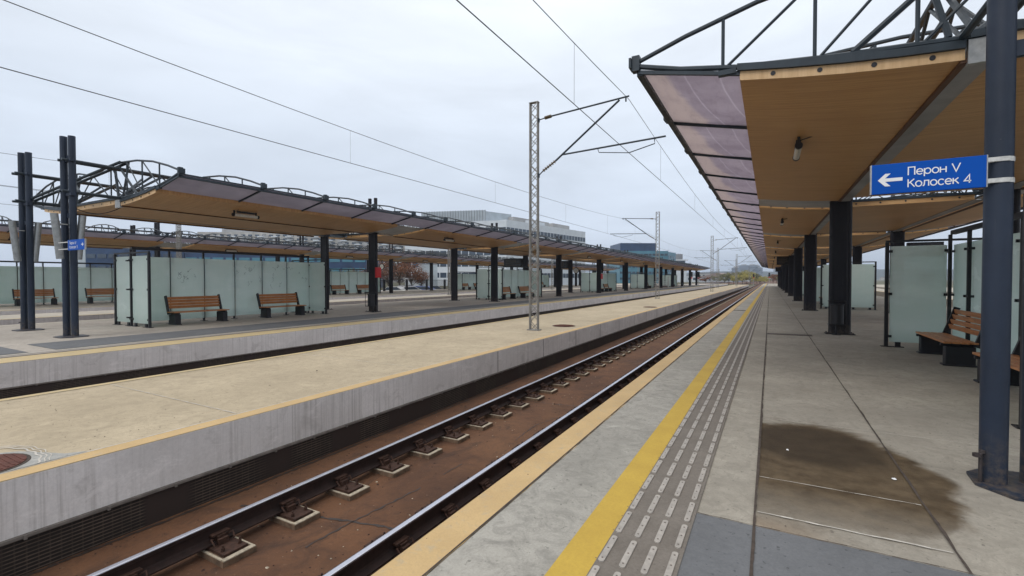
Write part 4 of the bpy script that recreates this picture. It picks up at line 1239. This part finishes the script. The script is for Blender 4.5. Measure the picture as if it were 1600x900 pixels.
# low city between here and the hills
rnd = random.Random(3)
desc = ['low pale warehouse', 'grey apartment slab', 'white long shed', 'beige office block', 'small pale house', 'tall grey block']
spec = []
for k in range(34):
    D = rnd.uniform(330, 1300); u = rnd.uniform(1072, 1150) if k % 3 else (rnd.uniform(1150, 1200) if k % 2 else rnd.uniform(1200, 1420))
    spec.append((D, u, rnd.choice(range(6))))
spec.sort()
for i, (D, u, kd) in enumerate(spec):
    x = (u-1203)*.877*D/735; y = (D + x*.4807)/.877
    w = rnd.uniform(12, 30)*(1+D/1200); h = (4.0, 6.5, 4.5, 5.5, 5, 8)[kd]*(1+max(0, D-500)/2600)
    t = thing('city_building', '%s, %s of the far buildings counting outwards behind the track end' % (desc[kd], (ORD[i] if i < 13 else 'number %d' % (i+1))), 'building', (x, y, -1), rnd.uniform(-.4, .4), 'buildings far behind the platform ends')
    MB().box(-w/2, w/2, 0, 14, 0, h).build('wall', [M['bld_far'], M['bld_white'], M['bld_concrete'], M['bld_grey']][i % 4], t)
    if kd in (0, 4): MB().prism([(-w/2-.4, h), (w/2+.4, h), (0, h+min(3.5, w*.12))], -.4, 14.4).build('roof', M['rooftile'], t)
    else: MB().box(-w/2-.3, w/2+.3, -.3, 14.3, h, h+.6).build('roof', M['roofgrey'], t)
    if D < 800: facade(t, (-w/2+.5, 0), (w/2-.5, 0), .5, h-.5, max(1, int(h/3.2)), max(3, int(w/3.6)), .45, .42, M['bld_glass'], maxn=12, depth=.1)
# high-rise row on the ridge
for i, (u, w, h) in enumerate(((1150, 26, 44), (1156, 22, 50), (1162, 24, 53), (1168.5, 24, 50), (1175, 24, 53), (1181, 22, 52), (1186, 20, 44))):
    D = 1500; x = (u-1203)*.877*D/735; y = (D+x*.4807)/.877 + (i % 2)*14
    t = thing('tower_block', 'hazy %s tower block from the left in the row on the horizon' % ORD[i], 'building', (x, y, 0), 0, 'hazy tower blocks on the horizon')
    MB().box(-w/2, w/2, 0, 20, -5, h*.86).build('wall', M['bld_tower'], t)
    MB().box(-w*.3, w*.3, 2, 12, h*.86, h*.86+3).build('roof_house', M['bld_grey'], t)
# hills
def hill(y, h, x0, x1, seed, mat, base=-2):
    rnd = random.Random(seed); n = 90; top = []; ph = [rnd.uniform(0, 6.28) for _ in range(6)]
    for k in range(n+1):
        x = x0+(x1-x0)*k/n
        v = sum(math.sin(k*.055*(j+1)*1.3+ph[j])/(j+1) for j in range(6))
        top.append((x, h*(1+.30*v)+rnd.uniform(-.8, .8)))
    mb = MB()
    for (xa, za), (xb, zb) in zip(top, top[1:]):
        mb.poly([(xa, y-420, base), (xb, y-420, base), (xb, y-150, base+zb*.62), (xa, y-150, base+za*.62)])
        mb.poly([(xa, y-150, base+za*.62), (xb, y-150, base+zb*.62), (xb, y, zb), (xa, y, za)])
        mb.poly([(xa, y, za), (xb, y, zb), (xb, y+300, base), (xa, y+300, base)])
    structure(mb.build('hill', mat))
hill(2700, 33, -2100, 1500, 5, M['hill'])
hill(3500, 58, 20, 2600, 9, M['hill'])

# ------------------------------------------------------------------ vegetation
def leafcloud(mb, c, rad, n, size, rnd):
    for _ in range(n):
        while True:
            p = Vector((rnd.uniform(-1,1), rnd.uniform(-1,1), rnd.uniform(-1,1)))
            if .25 < p.length < 1: break
        p = Vector((p.x*rad[0], p.y*rad[1], p.z*rad[2])) + Vector(c)
        a = Vector((rnd.uniform(-1,1), rnd.uniform(-1,1), rnd.uniform(-1,1))).normalized()*size*rnd.uniform(.6, 1.3)
        b = a.orthogonal().normalized()*size*rnd.uniform(.4, .9)
        mb.poly([p-a, p-b, p+a, p+b])
def tree(label, x, y, h, r, leaf, seed, bare=False, name='tree', z=-1.0, group=None, nleaf=62, lsize=.20):
    rnd = random.Random(seed)
    t = thing(name, label, 'tree' if h > 3.4 else 'shrub', (x, y, z), 0, group)
    mb = MB(); mb.tube([(0,0,0), (rnd.uniform(-.1,.1), 0, h*.3), (rnd.uniform(-.2,.2), 0, h*.55)], .045*h**.8*.6, 8, .02*h**.8*.6)
    tips = []
    for k in range(14 if not bare else 34):
        a = rnd.uniform(0, 6.28); rr = r*rnd.uniform(.4, 1); z0 = h*rnd.uniform(.15, .5); z1 = h*rnd.uniform(.45, 1)
        p = Vector((math.cos(a)*rr, math.sin(a)*rr, z1)); mb.tube([(0,0,z0), (p.x*.45, p.y*.45, (z0+z1)/2+.1*h*.3), tuple(p)], .022*h*.3, 5, .004*h*.4)
        tips.append(p)
        if bare:
            for _ in range(4):
                q = p + Vector((rnd.uniform(-1,1), rnd.uniform(-1,1), rnd.uniform(-.2,1)))*r*.35
                mb.tube([tuple(Vector((0,0,z0)).lerp(p, rnd.uniform(.4, .9))), tuple(q)], .010*h*.3, 4, .004*h*.3); tips.append(q)
    mb.build('trunk', M['bark'], t, fix=False)
    lm = MB()
    for p in tips:
        leafcloud(lm, p, (r*.3, r*.3, h*.13), 16 if bare else nleaf, (.085 if h < 7 else .14) if bare else lsize, rnd)
    lm.build('crown', leaf, t, fix=False)
    return t
k = 0
for (u, D, h, r, lf) in ((1139, 210, 4.6, 3.4, 'leafD'), (1149, 225, 5.2, 3.4, 'leafG'), (1164, 235, 5.6, 3.6, 'leafG'), (1187, 225, 4.4, 3.4, 'leafG'), (1146, 205, 5.2, 3.0, 'leafD'), (1153, 200, 4.2, 2.6, 'leafG'), (1160, 215, 5.0, 3.0, 'leafG'), (1167, 205, 6.0, 3.4, 'leafG'), (1172.5, 225, 6.4, 3.2, 'leafG'),
                         (1178, 215, 5.2, 3.0, 'leafD'), (1183, 230, 3.6, 3.2, 'leafG'), (1189, 240, 3.6, 3.2, 'leafG'), (1194, 260, 3.2, 3.0, 'leafG'), (1132, 230, 5.0, 3.2, 'leafD'), (1120, 260, 4.2, 3.2, 'leafD'),
                         (1208, 250, 4.5, 3.2, 'leafD'), (1214, 240, 4.6, 3, 'leafR'), (1222, 250, 5, 3.2, 'leafD'), (1102, 240, 3.6, 3.2, 'leafR')):
    x = (u-1203)*.877*D/735; kk = ORD[k] if k < 13 else 'number %d' % (k+1)
    tree('%s bush, %s in the scrub past the platform ends' % ({'leafD': 'dull green', 'leafG': 'yellow green', 'leafR': 'brown leafed'}[lf], kk), x, (D+x*.4807)/.877, h, r, M[lf], 50+k, name='bush', group='bushes past the platform ends'); k += 1
for i, (u, D, h, r, lf) in enumerate(((624, 95, 7.2, 3.6, 'leafR'), (607, 100, 5, 2.6, 'leafR'), (643, 100, 4.8, 2.6, 'leafR'), (658, 104, 3.8, 2, 'leafR'), (573, 100, 4.5, 2.5, 'leafR'), (540, 110, 4.5, 2.5, 'leafD'))):
    d = Vector((-.4807*1 + .877*(u-800)/735, .877 + .4807*(u-800)/735))*D
    tree('%s tree behind the far fence, %s from the left column' % (('russet bushy', 'small russet', 'low brown', 'dry leafless', 'sparse brown', 'dull green')[i], ORD[i]), d.x, d.y, h, r, M[lf], 90+i, bare=True, group='trees behind the farthest island')
tree('pale tree glimpsed under the right canopy above the glass screen', 30, 75, 9, 4, M['leafG'], 200)

# parked cars behind the far fence (tiny)
def car(label, x, y, rz, mat):
    t = thing('parked_car', label, 'car', (x, y, -1.0), rz, 'cars parked behind the far fence')
    prof = [(-2.1,.35),(-2.1,.85),(-1.5,.95),(-.9,1.42),(.7,1.45),(1.5,.98),(2.05,.85),(2.1,.35)]
    mb = MB().prism(prof, -.85, .85); bevel(mb.build('body', mat, t), .08)
    MB().prism([(-1.35,.97),(-.85,1.37),(.65,1.40),(1.3,.99)], -.862, .862).build('window', M['bld_glass'], t)
    for a in (-1.3, 1.3):
        for b in (-.8, .8): MB().tube([(a, b-.1, .33), (a, b+.1, .33)], .33, 14).build('wheel', M['black'], t)
cm_ = [plain('car paint white', (.6, .6, .6), .3), plain('car paint blue', (.03, .08, .3), .3), plain('car paint grey', (.2, .2, .22), .3)]
for i, (u, D) in enumerate(((617, 72), (640, 74), (651, 78), (664, 76), (676, 82), (633, 86))):
    d = Vector((-.4807 + .877*(u-800)/735, .877 + .4807*(u-800)/735))*D
    car('%s car, %s from the left behind the far fence posts' % (('white', 'white', 'blue', 'blue', 'grey', 'grey')[i], ORD[i]), d.x, d.y, R(20+30*(i % 3)), cm_[(0, 0, 1, 1, 2, 2)[i]])

# ------------------------------------------------------------------ haze
hz = NT('haze air'); hz.t.nodes.remove(hz.b)
pv = hz.N('ShaderNodeVolumePrincipled'); pv.inputs['Color'].default_value = (.70, .80, .95, 1); pv.inputs['Density'].default_value = .00024; pv.inputs['Anisotropy'].default_value = .2
hz.L(pv.outputs[0], hz.out.inputs['Volume'])
tag(MB().box(-2600, 2700, -70, 5050, -3, 120).build('haze', hz.m), 'thin pale blue haze in the air over the station', 'haze', None, 'stuff')
